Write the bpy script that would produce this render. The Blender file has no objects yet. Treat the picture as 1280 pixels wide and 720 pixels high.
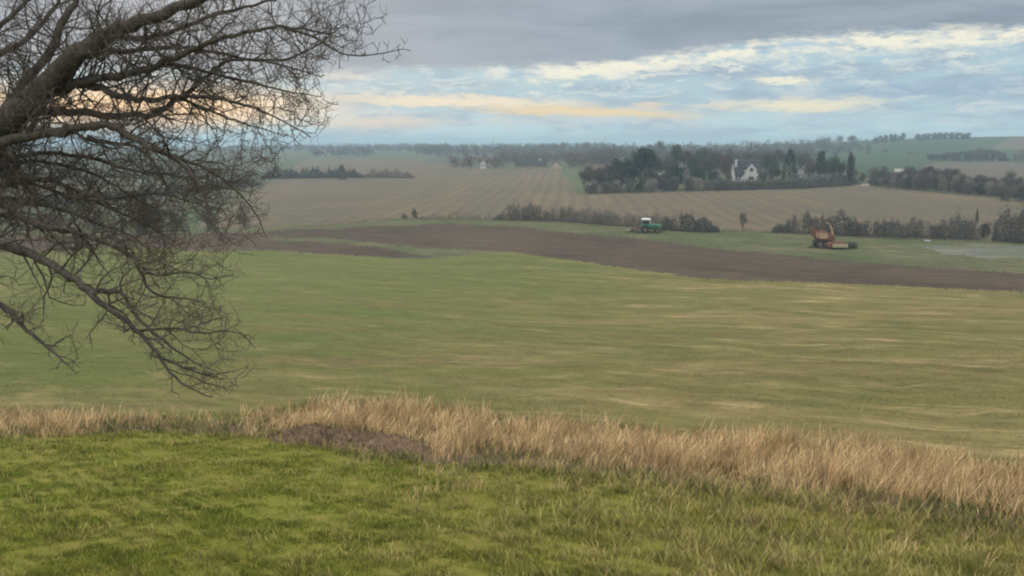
import bpy, math, random
import numpy as np
from mathutils import Vector, Matrix

SC = bpy.context.scene
COL = SC.collection
RNG = np.random.default_rng(7)
PYR = random.Random(11)

# ------------------------------------------------------------------ camera
F = 640.0 / math.tan(math.radians(30.0))          # focal length in photo pixels (1280 wide)
PITCH = math.atan(178.0 / F)
CZ = 22.0                                          # eye height above the valley bottom
cam_d = bpy.data.cameras.new('camera')
cam_d.angle = math.radians(60.0)
cam_d.clip_start = 0.1
cam_d.clip_end = 20000.0
cam = bpy.data.objects.new('camera', cam_d)
cam.location = (0, 0, CZ)
cam.rotation_euler = (math.radians(90) - PITCH, 0, 0)
COL.objects.link(cam)
SC.camera = cam
CP, SP = math.cos(PITCH), math.sin(PITCH)


def ray(px, row):
    dx = (px - 640.0) / F
    dy = (row - 360.0) / F
    return np.array([dx, CP - dy * SP, -SP - dy * CP])


def at(px, row, depth):
    """world point on the ray of a photo pixel, depth metres straight ahead"""
    r = ray(px, row)
    return Vector((r * (depth / r[1]) + np.array([0, 0, CZ])).tolist())


def slope(row):
    return np.tan(PITCH + np.arctan((np.asarray(row, float) - 360.0) / F))


# ------------------------------------------------------------------ terrain
def smooth(a, s, axis):
    n = int(s * 3) + 1
    k = np.exp(-0.5 * (np.arange(-n, n + 1) / s) ** 2)
    k /= k.sum()
    pad = [(0, 0), (0, 0)]
    pad[axis] = (n, n)
    b = np.pad(a, pad, mode='edge')
    return np.apply_along_axis(lambda v: np.convolve(v, k, mode='valid'), axis, b)


NEAR_D = [0.5, 6, 14, 20, 26, 33, 40, 65, 90, 115, 140, 165, 185, 200]
NEAR_Z = [-4.6, -5.6, -7.17, -8.36, -9.5, -10.65, -11.7, -14.75, -16.9, -18.45, -19.55, -20.3, -19.95, -19.3]
FAR_D = [235, 340, 480, 600, 800, 1000, 1250, 1600, 3000, 7000]
FAR_R = {-500: [275, 247, 227, 216, 206, 199, 194, 190, 184.5, 182.6],
         0: [275, 247, 227, 216, 206, 199, 194, 190, 184.5, 182.6],
         320: [275, 248, 227, 215, 205, 198, 194, 190, 184, 182.4],
         640: [275, 246, 224, 210, 202, 197, 192, 188, 183.4, 182.3],
         960: [275, 238, 221, 212, 204, 197, 189, 182.5, 180, 181.8],
         1100: [275, 241, 222, 211, 203, 190, 175, 172.5, 178, 181],
         1280: [272, 243, 224, 213, 203, 187, 169.5, 169.5, 178, 181],
         1900: [272, 243, 224, 213, 203, 187, 169.5, 169.5, 178, 181]}
LD = np.linspace(math.log(0.5), math.log(7000), 420)
UC = np.linspace(-1100, 1900, 151)
_tab = []
_cols = sorted(FAR_R)
for c in _cols:
    zf = -np.array(FAR_D) * slope(FAR_R[c])
    _tab.append(np.interp(np.exp(LD), NEAR_D + FAR_D, NEAR_Z + list(zf)))
_tab = np.array(_tab)
TAB = np.array([np.interp(UC, _cols, _tab[:, i]) for i in range(len(LD))]).T
TAB = smooth(TAB, 3.0, 0)
TAB = smooth(TAB, 4.0, 1)


def terrain(x, y):
    x = np.asarray(x, float)
    y = np.asarray(y, float)
    yy = np.maximum(y, 4.0)
    u = np.clip(x / yy * F * 1.0 + 640, UC[0], UC[-1])
    fi = (u - UC[0]) / (UC[1] - UC[0])
    i = np.clip(fi.astype(int), 0, len(UC) - 2)
    fi = fi - i
    fj = (np.log(np.clip(yy, 0.5, 7000)) - LD[0]) / (LD[1] - LD[0])
    j = np.clip(fj.astype(int), 0, len(LD) - 2)
    fj = np.clip(fj - j, 0, 1)
    z = (TAB[i, j] * (1 - fi) + TAB[i + 1, j] * fi) * (1 - fj) + (TAB[i, j + 1] * (1 - fi) + TAB[i + 1, j + 1] * fi) * fj
    # gentle natural unevenness, a few centimetres close by
    bump = 0.05 * np.sin(x * 1.3 + 0.6 * np.sin(y * 0.9)) * np.sin(y * 1.1 + 0.7 * np.sin(x * 0.8)) \
        + 0.07 * np.sin(x * 0.43 + y * 0.31) * np.sin(y * 0.37 - x * 0.21)
    bump = bump * np.clip((90 - y) / 40, 0, 1)
    # shallow ditch under the tall grass
    rise = 0.25 * np.sin(x * 0.06 + 1.0) * np.sin(y * 0.05) * np.clip((y - 40) / 30, 0, 1) * np.clip((240 - y) / 60, 0, 1)
    return z + bump + rise + CZ


_YS = np.exp(np.linspace(math.log(5), math.log(6900), 6000))


def ground(px, row):
    r = ray(px, row)
    t = _YS / r[1]
    h = CZ + r[2] * t - terrain(r[0] * t, _YS)
    k = np.argmax(h < 0) if (h < 0).any() else len(_YS) - 1
    p = r * t[k]
    return Vector((p[0], p[1], float(terrain(p[0], p[1]))))


def stand(px, d):
    x = (px - 640) / F / CP * d * (CP * CP + SP * SP)   # first guess, refined below
    for _ in range(6):
        z = float(terrain(x, d))
        depth = d * CP - (z - CZ) * SP
        x = (px - 640) / F * depth
    return Vector((x, d, float(terrain(x, d))))


def project(x, y, z):
    depth = np.maximum(y * CP - (z - CZ) * SP, 0.05)
    up = y * SP + (z - CZ) * CP
    return 640 + F * x / depth, 360 - F * up / depth


def px_per_m(p):
    return F / (p[1] * CP - (p[2] - CZ) * SP)


# ------------------------------------------------------------------ node helpers
class Nodes:
    def __init__(self, tree):
        self.t = tree
        self.n = tree.nodes
        self.l = tree.links
        self.n.clear()

    def put(self, sock, v):
        if isinstance(v, bpy.types.NodeSocket):
            self.l.new(v, sock)
        elif v is not None:
            if sock.type == 'RGBA' and len(v) == 3:
                v = (*v, 1)
            sock.default_value = v

    def new(self, t, **kw):
        n = self.n.new(t)
        for k, v in kw.items():
            setattr(n, k, v)
        return n

    def math(self, op, a, b=None, c=None, clamp=False):
        n = self.new('ShaderNodeMath', operation=op, use_clamp=clamp)
        self.put(n.inputs[0], a)
        if b is not None:
            self.put(n.inputs[1], b)
        if c is not None:
            self.put(n.inputs[2], c)
        return n.outputs[0]

    def vec(self, op, a, b=None):
        n = self.new('ShaderNodeVectorMath', operation=op)
        self.put(n.inputs[0], a)
        if b is not None:
            self.put(n.inputs[1], b)
        return n.outputs[0]

    def mix(self, f, a, b, blend='MIX'):
        n = self.new('ShaderNodeMix', data_type='RGBA', blend_type=blend)
        self.put(n.inputs[0], f)
        self.put(n.inputs[6], a)
        self.put(n.inputs[7], b)
        return n.outputs[2]

    def noise(self, vec, scale, detail=3, rough=0.55, dist=0.0):
        n = self.new('ShaderNodeTexNoise')
        self.put(n.inputs['Vector'], vec)
        n.inputs['Scale'].default_value = scale
        n.inputs['Detail'].default_value = detail
        n.inputs['Roughness'].default_value = rough
        n.inputs['Distortion'].default_value = dist
        return n.outputs['Fac']

    def ramp(self, f, lo, hi):
        n = self.new('ShaderNodeMapRange')
        n.interpolation_type = 'SMOOTHSTEP'
        self.put(n.inputs['Value'], f)
        n.inputs['From Min'].default_value = lo
        n.inputs['From Max'].default_value = hi
        return n.outputs[0]

    def mapping(self, vec, loc=(0, 0, 0), rot=(0, 0, 0), scale=(1, 1, 1)):
        n = self.new('ShaderNodeMapping')
        self.put(n.inputs[0], vec)
        n.inputs[1].default_value = loc
        n.inputs[2].default_value = rot
        n.inputs[3].default_value = scale
        return n.outputs[0]

    def along(self, vec, ang, su, sv, loc=(0, 0, 0)):
        """pattern space drawn out along the ground direction ang: su per metre along it, sv across"""
        return self.mapping(self.mapping(vec, rot=(0, 0, -ang)), loc=loc, scale=(su, sv, 1))

    def comb(self, x, y, z):
        n = self.new('ShaderNodeCombineXYZ')
        self.put(n.inputs[0], x)
        self.put(n.inputs[1], y)
        self.put(n.inputs[2], z)
        return n.outputs[0]


def new_mat(name):
    m = bpy.data.materials.new(name)
    m.use_nodes = True
    return m, Nodes(m.node_tree)


def finish(nd, colour, rough=0.9, bump=None, bump_d=0.05, spec=0.15, metal=0.0, translucent=0.0, strength=1.0, sward=0.0):
    p = nd.new('ShaderNodeBsdfPrincipled')
    if sward:                                      # thin blades share the light of the sward they stand in
        g = nd.new('ShaderNodeNewGeometry').outputs['Normal']
        a = nd.new('ShaderNodeVectorMath', operation='SCALE')
        nd.put(a.inputs[0], g)
        a.inputs['Scale'].default_value = 1 - sward
        nd.l.new(nd.vec('NORMALIZE', nd.vec('ADD', a.outputs[0], (0, 0, sward))), p.inputs['Normal'])
    nd.put(p.inputs['Base Color'], colour)
    nd.put(p.inputs['Roughness'], rough)
    p.inputs['Specular IOR Level'].default_value = spec
    p.inputs['Metallic'].default_value = metal
    if bump is not None:
        b = nd.new('ShaderNodeBump')
        b.inputs['Strength'].default_value = strength
        b.inputs['Distance'].default_value = bump_d
        nd.put(b.inputs['Height'], bump)
        nd.l.new(b.outputs[0], p.inputs['Normal'])
    sh = p.outputs[0]
    if translucent:
        tr = nd.new('ShaderNodeBsdfTranslucent')
        nd.put(tr.inputs[0], colour)
        mx = nd.new('ShaderNodeMixShader')
        mx.inputs[0].default_value = translucent
        nd.l.new(sh, mx.inputs[1])
        nd.l.new(tr.outputs[0], mx.inputs[2])
        sh = mx.outputs[0]
    o = nd.new('ShaderNodeOutputMaterial')
    nd.l.new(sh, o.inputs[0])


def position(nd):
    return nd.new('ShaderNodeNewGeometry').outputs['Position']


def ground_mat(name, a, b, c, big=0.02, streak=(0.0, 1.0, 1.0, 0.1), fine=3.0, fine_mix=0.5, streak_mix=0.5, bump_d=0.05, lines=None, rough=0.95):
    """earth or turf: colour a to b in broad patches, c in drawn-out streaks, grain over all.
    streak = (angle, scale along, scale across, frequency)"""
    m, nd = new_mat(name)
    pos = position(nd)
    f1 = nd.ramp(nd.noise(pos, big, 4, 0.6, 0.6), 0.35, 0.65)
    col = nd.mix(f1, a, b)
    v = nd.along(pos, streak[0], streak[1], streak[2])
    f2 = nd.ramp(nd.noise(v, streak[3], 5, 0.62, 0.8), 0.46, 0.72)
    f2 = nd.math('MULTIPLY', f2, streak_mix)
    col = nd.mix(f2, col, c)
    if lines:
        ang, period, amt, colr = lines
        lv = nd.mapping(pos, rot=(0, 0, ang))
        w = nd.new('ShaderNodeTexWave', wave_type='BANDS', bands_direction='X')
        nd.put(w.inputs['Vector'], lv)
        w.inputs['Scale'].default_value = 0.314 / period
        w.inputs['Distortion'].default_value = 2.4
        w.inputs['Detail'].default_value = 4
        w.inputs['Detail Scale'].default_value = 0.35
        lf = nd.math('MULTIPLY', nd.ramp(w.outputs['Fac'], 0.35, 0.95), nd.math('MULTIPLY', nd.noise(pos, 0.035, 3), amt * 1.7))
        col = nd.mix(lf, col, colr)
    g1 = nd.noise(pos, fine, 5, 0.7)
    g2 = nd.noise(pos, fine * 0.17, 4, 0.65)
    g = nd.math('ADD', nd.math('MULTIPLY', g1, 0.5), nd.math('MULTIPLY', g2, 0.5))
    gr = nd.new('ShaderNodeMapRange')
    nd.put(gr.inputs['Value'], g)
    gr.inputs['From Min'].default_value = 0.3
    gr.inputs['From Max'].default_value = 0.7
    gr.inputs['To Min'].default_value = 1 - fine_mix
    gr.inputs['To Max'].default_value = 1 + fine_mix
    sc = nd.new('ShaderNodeVectorMath', operation='SCALE')
    nd.put(sc.inputs[0], col)
    nd.put(sc.inputs['Scale'], gr.outputs[0])
    finish(nd, sc.outputs[0], rough, bump=g, bump_d=bump_d, spec=0.05 if rough > .9 else .35)
    return m


def blade_mat(name, a, b, c, patch=0.25, tr=0.35, dry=None, var=0.55, dry_lo=0.5, dry_hi=0.75, sward=0.62, dry_x=None):
    """leaf or stalk: every blade its own tint between a and b, patches of c over the ground"""
    m, nd = new_mat(name)
    geo = nd.new('ShaderNodeNewGeometry')
    pos, rnd = geo.outputs['Position'], geo.outputs['Random Per Island']
    col = nd.mix(rnd, a, b)
    f = nd.ramp(nd.noise(nd.mapping(pos, scale=(1, 1.6, 0.3)), patch, 4, 0.6, 0.5), 0.42, 0.62)
    col = nd.mix(f, col, c)
    if dry:
        fd = nd.ramp(nd.noise(nd.mapping(pos, loc=(31, 7, 2), scale=(1, 1, 0.2)), patch * 2.2, 5, 0.65), dry_lo, dry_hi)
        if dry_x:                                  # the slope is drier towards one side
            sx = nd.new('ShaderNodeSeparateXYZ')
            nd.put(sx.inputs[0], pos)
            fd = nd.math('ADD', nd.math('MULTIPLY', fd, 0.55), nd.math('MULTIPLY', nd.ramp(sx.outputs[0], dry_x[0], dry_x[1]), nd.math('MULTIPLY_ADD', fd, 0.5, dry_x[2])), clamp=True)
        r2 = nd.math('GREATER_THAN', nd.math('FRACT', nd.math('MULTIPLY', rnd, 37.7)), 0.3)
        col = nd.mix(nd.math('MULTIPLY', fd, nd.math('MULTIPLY', r2, 0.9)), col, dry)
    sc = nd.new('ShaderNodeVectorMath', operation='SCALE')
    nd.put(sc.inputs[0], col)
    cl = nd.math('MULTIPLY_ADD', nd.ramp(nd.noise(nd.mapping(pos, loc=(5, 17, 0), scale=(1, 1, 0.3)), 1.9, 4, 0.7), 0.33, 0.67), 0.7, 0.66)
    nd.put(sc.inputs['Scale'], nd.math('MULTIPLY', cl, nd.math('MULTIPLY_ADD', nd.math('FRACT', nd.math('MULTIPLY', rnd, 13.3)), var, 1 - var / 2)))
    finish(nd, sc.outputs[0], 0.8, spec=0.1, translucent=tr, sward=sward)
    return m


def leaf_mat(name, a, b, tr=0.15, clump=0.35, inst=0.35):
    """twigs and leaves seen far off: clumps of two tints, each tree slightly different"""
    m, nd = new_mat(name)
    geo = nd.new('ShaderNodeNewGeometry')
    oi = nd.new('ShaderNodeObjectInfo')
    f = nd.ramp(nd.noise(geo.outputs['Position'], clump, 3, 0.6), 0.35, 0.65)
    col = nd.mix(nd.math('ADD', nd.math('MULTIPLY', f, 0.6), nd.math('MULTIPLY', geo.outputs['Random Per Island'], 0.4)), a, b)
    sc = nd.new('ShaderNodeVectorMath', operation='SCALE')
    nd.put(sc.inputs[0], col)
    nd.put(sc.inputs['Scale'], nd.math('MULTIPLY_ADD', oi.outputs['Random'], inst, 1 - inst / 2))
    finish(nd, sc.outputs[0], 0.85, spec=0.08, translucent=tr)
    return m


def paint_mat(name, col, wear=None, rough=0.6, metal=0.0, scale=4.0, amt=0.5, spec=0.3):
    m, nd = new_mat(name)
    tc = nd.new('ShaderNodeTexCoord').outputs['Object']
    f = nd.ramp(nd.noise(tc, scale, 6, 0.7), 0.45, 0.7)
    w = wear or tuple(x * 0.6 for x in col)
    c = nd.mix(nd.math('MULTIPLY', f, amt), col, w)
    n2 = nd.noise(tc, scale * 6, 4, 0.6)
    finish(nd, c, nd.math('MULTIPLY_ADD', n2, 0.3, rough - 0.1), bump=n2, bump_d=0.005, spec=spec, metal=metal)
    return m


# ------------------------------------------------------------------ object helpers
def tag(o, label, cat=None, group=None, kind=None):
    o['label'] = label
    if cat:
        o['category'] = cat
    if group:
        o['group'] = group
    if kind:
        o['kind'] = kind
    return o


def mesh_np(name, verts, faces, smooth_shade=False):
    """verts (n,3), faces (m,k) arrays"""
    me = bpy.data.meshes.new(name)
    v = np.asarray(verts, np.float32)
    f = np.asarray(faces, np.int32)
    me.vertices.add(len(v))
    me.vertices.foreach_set('co', v.ravel())
    k = f.shape[1]
    me.loops.add(f.size)
    me.loops.foreach_set('vertex_index', f.ravel())
    me.polygons.add(len(f))
    me.polygons.foreach_set('loop_start', np.arange(0, f.size, k, dtype=np.int32))
    me.polygons.foreach_set('use_smooth', np.full(len(f), smooth_shade, bool))
    me.update(calc_edges=True)
    return me


def link(name, me, mat, parent=None):
    o = bpy.data.objects.new(name, me)
    COL.objects.link(o)
    if mat and not me.materials:
        me.materials.append(mat)
    if parent:
        o.parent = parent
    return o


def empty(name, loc, label, cat, rz=0.0, group=None):
    o = bpy.data.objects.new(name, None)
    o.empty_display_size = 0.5
    o.location = loc
    o.rotation_euler = (0, 0, rz)
    COL.objects.link(o)
    return tag(o, label, cat, group)


class MB:
    """collects simple solids into one mesh"""
    def __init__(self):
        self.v = []
        self.f = []

    def add(self, verts, faces):
        k = len(self.v)
        self.v += [tuple(p) for p in verts]
        self.f += [tuple(i + k for i in f) for f in faces]
        return self

    def box(self, c, s, rot=None):
        x, y, z = s[0] / 2, s[1] / 2, s[2] / 2
        vs = [Vector(p) for p in ((-x, -y, -z), (x, -y, -z), (x, y, -z), (-x, y, -z), (-x, -y, z), (x, -y, z), (x, y, z), (-x, y, z))]
        if rot:
            R = Matrix.Rotation(rot[1], 3, rot[0])
            vs = [R @ p for p in vs]
        vs = [p + Vector(c) for p in vs]
        return self.add(vs, [(0, 3, 2, 1), (4, 5, 6, 7), (0, 1, 5, 4), (1, 2, 6, 5), (2, 3, 7, 6), (3, 0, 4, 7)])

    def prism(self, prof, y0, y1):
        """outline in (x,z) pushed from y0 to y1"""
        n = len(prof)
        vs = [(p[0], y0, p[1]) for p in prof] + [(p[0], y1, p[1]) for p in prof]
        fs = [tuple(range(n)), tuple(range(2 * n - 1, n - 1, -1))]
        for i in range(n):
            j = (i + 1) % n
            fs.append((j, i, i + n, j + n))
        return self.add(vs, fs)

    def prism_y(self, prof, x0, x1):
        n = len(prof)
        vs = [(x0, p[0], p[1]) for p in prof] + [(x1, p[0], p[1]) for p in prof]
        fs = [tuple(range(n)), tuple(range(2 * n - 1, n - 1, -1))]
        for i in range(n):
            j = (i + 1) % n
            fs.append((j, i, i + n, j + n))
        return self.add(vs, fs)

    def cyl(self, a, b, r, r2=None, n=20):
        v, f = tube([a, b], [r, r if r2 is None else r2], n, True)
        return self.add(v, f)

    def ring(self, c, axis_y, r0, r1, w, n=28):
        """a tyre: closed band round an axis along y, with rounded shoulders"""
        prof = [(r0, -w * .4), (r1 * .93, -w / 2), (r1, -w * .3), (r1, w * .3), (r1 * .93, w / 2), (r0, w * .4)]
        vs, fs = [], []
        for i in range(n):
            t = 2 * math.pi * i / n
            for r, y in prof:
                rr = r * (1.025 if (i % 2 and r == r1) else 1)
                vs.append((c[0] + rr * math.cos(t), c[1] + y, c[2] + rr * math.sin(t)))
        k = len(prof)
        for i in range(n):
            for j in range(k):
                fs.append((i * k + j, i * k + (j + 1) % k, ((i + 1) % n) * k + (j + 1) % k, ((i + 1) % n) * k + j))
        return self.add(vs, fs)

    def build(self, name, mat, parent=None, bevel=0.0):
        me = bpy.data.meshes.new(name)
        me.from_pydata(self.v, [], self.f)
        me.update()
        import bmesh
        bm = bmesh.new()
        bm.from_mesh(me)
        bmesh.ops.recalc_face_normals(bm, faces=bm.faces)
        bm.to_mesh(me)
        bm.free()
        o = link(name, me, mat, parent)
        if bevel:
            md = o.modifiers.new('bevel', 'BEVEL')
            md.width = bevel
            md.segments = 2
            md.limit_method = 'ANGLE'
        return o


def tube(pts, rad, n=6, caps=False):
    pts = [Vector(p) for p in pts]
    vs, fs = [], []
    up = Vector((0.13, 0.31, 0.94)).normalized()
    for i, p in enumerate(pts):
        t = (pts[min(i + 1, len(pts) - 1)] - pts[max(i - 1, 0)])
        t = t.normalized() if t.length > 1e-9 else Vector((0, 0, 1))
        a = t.cross(up)
        if a.length < 1e-3:
            a = t.cross(Vector((1, 0, 0)))
        a.normalize()
        b = t.cross(a)
        up = a.cross(t) if a.cross(t).length > 1e-3 else up
        for k in range(n):
            th = 2 * math.pi * k / n
            vs.append(p + (a * math.cos(th) + b * math.sin(th)) * rad[i])
    for i in range(len(pts) - 1):
        for k in range(n):
            fs.append((i * n + k, i * n + (k + 1) % n, (i + 1) * n + (k + 1) % n, (i + 1) * n + k))
    if caps:
        fs.append(tuple(range(n - 1, -1, -1)))
        fs.append(tuple(range((len(pts) - 1) * n, len(pts) * n)))
    return vs, fs


# ------------------------------------------------------------------ ground
LAWN_L = ([-300, 0, 200, 350, 520, 640, 800, 1000, 1280, 1500], [540, 545, 540, 548, 578, 582, 596, 625, 662, 690])
ROUGH_T = ([-300, 0, 330, 400, 520, 640, 800, 1000, 1280, 1500], [528, 530, 528, 522, 530, 545, 558, 580, 612, 636])
GREEN_T = ([-300, 0, 150, 230, 330, 400, 480, 560, 640, 720, 800, 880, 960, 1100, 1280, 1500],
           [318, 316, 310, 309, 299, 297, 304, 311, 315, 325, 338, 347, 351, 357, 365, 372])
PLOUGH_T = ([-300, 0, 150, 320, 400, 500, 560, 640, 720, 790, 840, 900, 960, 1050, 1150, 1280, 1500],
            [296, 296, 294, 290, 286, 281, 279, 283, 292, 297, 303, 311, 316, 325, 333, 343, 352])
VERGE_T = ([-300, 0, 320, 420, 500, 640, 760, 900, 960, 1100, 1280, 1500],
           [288, 288, 284, 281, 274, 271, 277, 287, 290, 296, 301, 310])
STUB_T = ([330, 420, 500, 560, 600, 735, 738, 800, 900, 1000, 1068, 1090, 1280, 1500],
          [201, 198, 197, 206, 211, 211.5, 243, 241, 238, 236, 229, 234, 252, 262])


def inside(px, py, poly):
    n = len(poly)
    r = np.zeros(px.shape, bool)
    for i in range(n):
        x0, y0 = poly[i]
        x1, y1 = poly[(i + 1) % n]
        if y0 == y1:
            continue
        c = ((y0 > py) != (y1 > py)) & (px < (x1 - x0) * (py - y0) / (y1 - y0) + x0)
        r ^= c
    return r


(LAWN, ROUGH, GREEN, PLOUGH, VERGE, STUB, PAST, FARF, HILLF, HILLB, MUD, MEADOW, DRIVE, WOODF) = range(14)


def regions(x, y, z, jitter=True):
    px, py = project(x, y, z)
    behind = y < 5
    if jitter:
        w = np.sin(x * 0.35 + 1.7 * np.sin(y * 0.21)) + np.sin(y * 0.5 + x * 0.13) + 0.6 * np.sin(x * 1.9 + y * 1.3)
        w2 = np.sin(x * 0.11 + 2 * np.sin(y * 0.07)) + 0.8 * np.sin(x * 0.29 + y * 0.17)
        py = py + w * np.clip(14.0 / np.maximum(y, 10), 0.22, 1.0) * 1.6 + 0.5 * w2 * (y > 60) + RNG.normal(0, 0.6, px.shape)
    I = lambda c: np.interp(px, c[0], c[1])
    r = np.full(px.shape, FARF)
    r[(px > 940) & (py < 232) & (y > 380)] = HILLF
    r[(px < 345) & (y > 150)] = PAST
    r[(py > I(STUB_T)) & (px > 345 - (py - 222) * 1.6)] = STUB
    r[inside(px, py, [(738, 243), (738, 208), (830, 205), (1068, 208), (1068, 230), (1000, 236), (900, 238), (800, 241)])] = WOODF
    r[(px > 1068) & (px < 1500) & (py < I(STUB_T)) & (py > I(STUB_T) - 24) & (y < 480)] = WOODF
    r[inside(px, py, [(697, 211), (736, 211), (738, 244), (722, 244), (716, 228)])] = MEADOW
    r[inside(px, py, [(1150, 216), (1150, 208), (1180, 203), (1500, 201), (1500, 238), (1230, 225)])] = HILLB
    r[inside(px, py, [(1236, 186), (1262, 172), (1500, 150), (1500, 192)])] = HILLB
    r[inside(px, py, [(1066, 228.5), (1088, 229.5), (1086, 232.5), (1066, 231)])] = DRIVE
    r[py > I(VERGE_T)] = VERGE
    r[inside(px, py, [(1150, 309), (1175, 306), (1205, 307), (1235, 304), (1270, 306), (1500, 306), (1500, 330), (1290, 326), (1262, 322), (1235, 325), (1205, 319), (1178, 318), (1160, 312)])] = MUD
    r[py > I(PLOUGH_T)] = PLOUGH
    r[py > I(GREEN_T)] = GREEN
    r[inside(px, py, [(225, 309), (320, 300), (400, 302), (470, 309), (545, 322), (500, 324), (420, 318), (330, 312), (230, 313)])] = PLOUGH
    r[(r == GREEN) & inside(px, py, [(215, 312), (300, 296), (400, 294), (480, 301), (560, 309), (620, 314), (548, 323), (500, 325), (420, 319), (330, 314)])] = VERGE
    r[py > I(ROUGH_T)] = ROUGH
    r[py > I(LAWN_L)] = LAWN
    r[behind] = LAWN
    return r


def build_ground():
    th = np.concatenate([np.arange(-180, -46, 4.0), np.arange(-46, 46.01, 0.105), np.arange(50, 181, 4.0)])
    th = np.radians(th)
    rr = np.concatenate([[0.3, 2.0, 4.0], np.exp(np.linspace(math.log(6), math.log(60), 150))[:-1],
                         np.exp(np.linspace(math.log(60), math.log(420), 210))[:-1],
                         np.exp(np.linspace(math.log(420), math.log(6900), 120))])
    R, T = np.meshgrid(rr, th, indexing='ij')
    X, Y = R * np.sin(T), R * np.cos(T)
    Z = terrain(X, Y)
    ni, nj = R.shape
    # furrows and clods of the ploughed strip
    V = np.stack([X, Y, Z], -1).reshape(-1, 3)
    ii, jj = np.meshgrid(np.arange(ni - 1), np.arange(nj - 1), indexing='ij')
    a = (ii * nj + jj).ravel()
    Fc = np.stack([a, a + nj, a + nj + 1, a + 1], -1)
    cen = V[Fc].mean(1)
    reg = regions(cen[:, 0], cen[:, 1], cen[:, 2])
    return V, Fc, reg


gV, gF, gR = build_ground()
AN = -0.73                                         # the mowing lines run down to the right
GM = {
    LAWN: ('lawn', ground_mat('turf', (0.13, 0.145, 0.022), (0.155, 0.15, 0.03), (0.22, 0.18, 0.065), 0.3, (0, 1, 1.5, 0.9), 9, 0.35, 0.55, 0.03),
           'green rough lawn sloping down to the tall dry grass'),
    ROUGH: ('rough_ground', ground_mat('thatch', (0.13, 0.095, 0.06), (0.11, 0.085, 0.05), (0.075, 0.055, 0.04), 0.5, (0, 1, 1, 1.2), 8, 0.4, 0.6, 0.05),
            'brown thatch and bare earth under the tall dry grass'),
    GREEN: ('pasture_field', None, 'broad green and yellowish grass field below the dry grass strip'),
    PLOUGH: ('ploughed_soil', ground_mat('plough', (0.080, 0.060, 0.044), (0.056, 0.043, 0.032), (0.118, 0.089, 0.063), 0.03, (-0.45, 0.10, 1.3, 0.5), 2.0, 0.38, 0.7, 0.2),
             'curving strip of dark brown ploughed soil across the valley'),
    VERGE: ('grass_verge', ground_mat('verge', (0.088, 0.098, 0.048), (0.066, 0.084, 0.038), (0.155, 0.128, 0.082), 0.05, (-0.2, 0.25, 1, 0.25), 1.2, 0.4, 0.85, 0.15),
            'green grass strip between ploughed soil and the hedgerow'),
    STUB: ('stubble_field', None, 'taupe stubble field with faint drill lines running uphill'),
    PAST: ('hill_pasture', ground_mat('pasture', (0.06, 0.092, 0.048), (0.095, 0.088, 0.056), (0.065, 0.056, 0.04), 0.008, (0.2, 0.3, 1, 0.04), 0.7, 0.2, 0.6, 0.2),
           'dull green pastures on the far side, behind the bare tree'),
    FARF: ('distant_fields', ground_mat('far_fields', (0.095, 0.09, 0.062), (0.065, 0.09, 0.05), (0.12, 0.115, 0.08), 0.004, (0, 0.25, 1, 0.01), 0.2, 0.15, 0.7, 0.2),
           'hazy patchwork of distant fields below the skyline'),
    HILLF: ('green_hill', ground_mat('hill_turf', (0.036, 0.070, 0.030), (0.042, 0.066, 0.030), (0.055, 0.066, 0.034), 0.004, (0.1, 0.3, 1, 0.012), 0.3, 0.14, 0.6, 0.2),
            'smooth green hill rising to the skyline on the right'),
    HILLB: ('brown_field', ground_mat('hill_soil', (0.115, 0.095, 0.065), (0.10, 0.084, 0.06), (0.135, 0.11, 0.075), 0.01, (0.1, 0.3, 1, 0.03), 0.3, 0.15, 0.5, 0.2),
            'pale brown fields on the right hand hill'),
    MUD: ('muddy_patch', ground_mat('mud', (0.085, 0.092, 0.066), (0.076, 0.090, 0.044), (0.17, 0.168, 0.15), 0.2, (0.1, 0.12, 0.9, 0.3), 0.8, 0.35, 0.8, 0.08, rough=0.75),
          'grey muddy bare patch by the right hedge'),
    MEADOW: ('meadow', ground_mat('meadow', (0.075, 0.10, 0.045), (0.088, 0.10, 0.05), (0.11, 0.105, 0.062), 0.02, (0, 1, 1, 0.1), 0.8, 0.2, 0.4, 0.1),
             'small green meadow at the left end of the wood'),
    DRIVE: ('track', ground_mat('gravel', (0.3, 0.28, 0.25), (0.26, 0.24, 0.21), (0.34, 0.32, 0.28), 0.2, (0, 1, 1, 0.3), 2, 0.15, 0.4, 0.05),
            'pale gravel track at the right end of the wood'),
    WOODF: ('woodland_ground', ground_mat('leaf_litter', (0.075, 0.065, 0.045), (0.065, 0.075, 0.04), (0.1, 0.085, 0.05), 0.05, (0, 1, 1, 0.2), 1, 0.3, 0.5, 0.1),
            'dark leaf litter and grass under the hedges and trees'),
}


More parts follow.
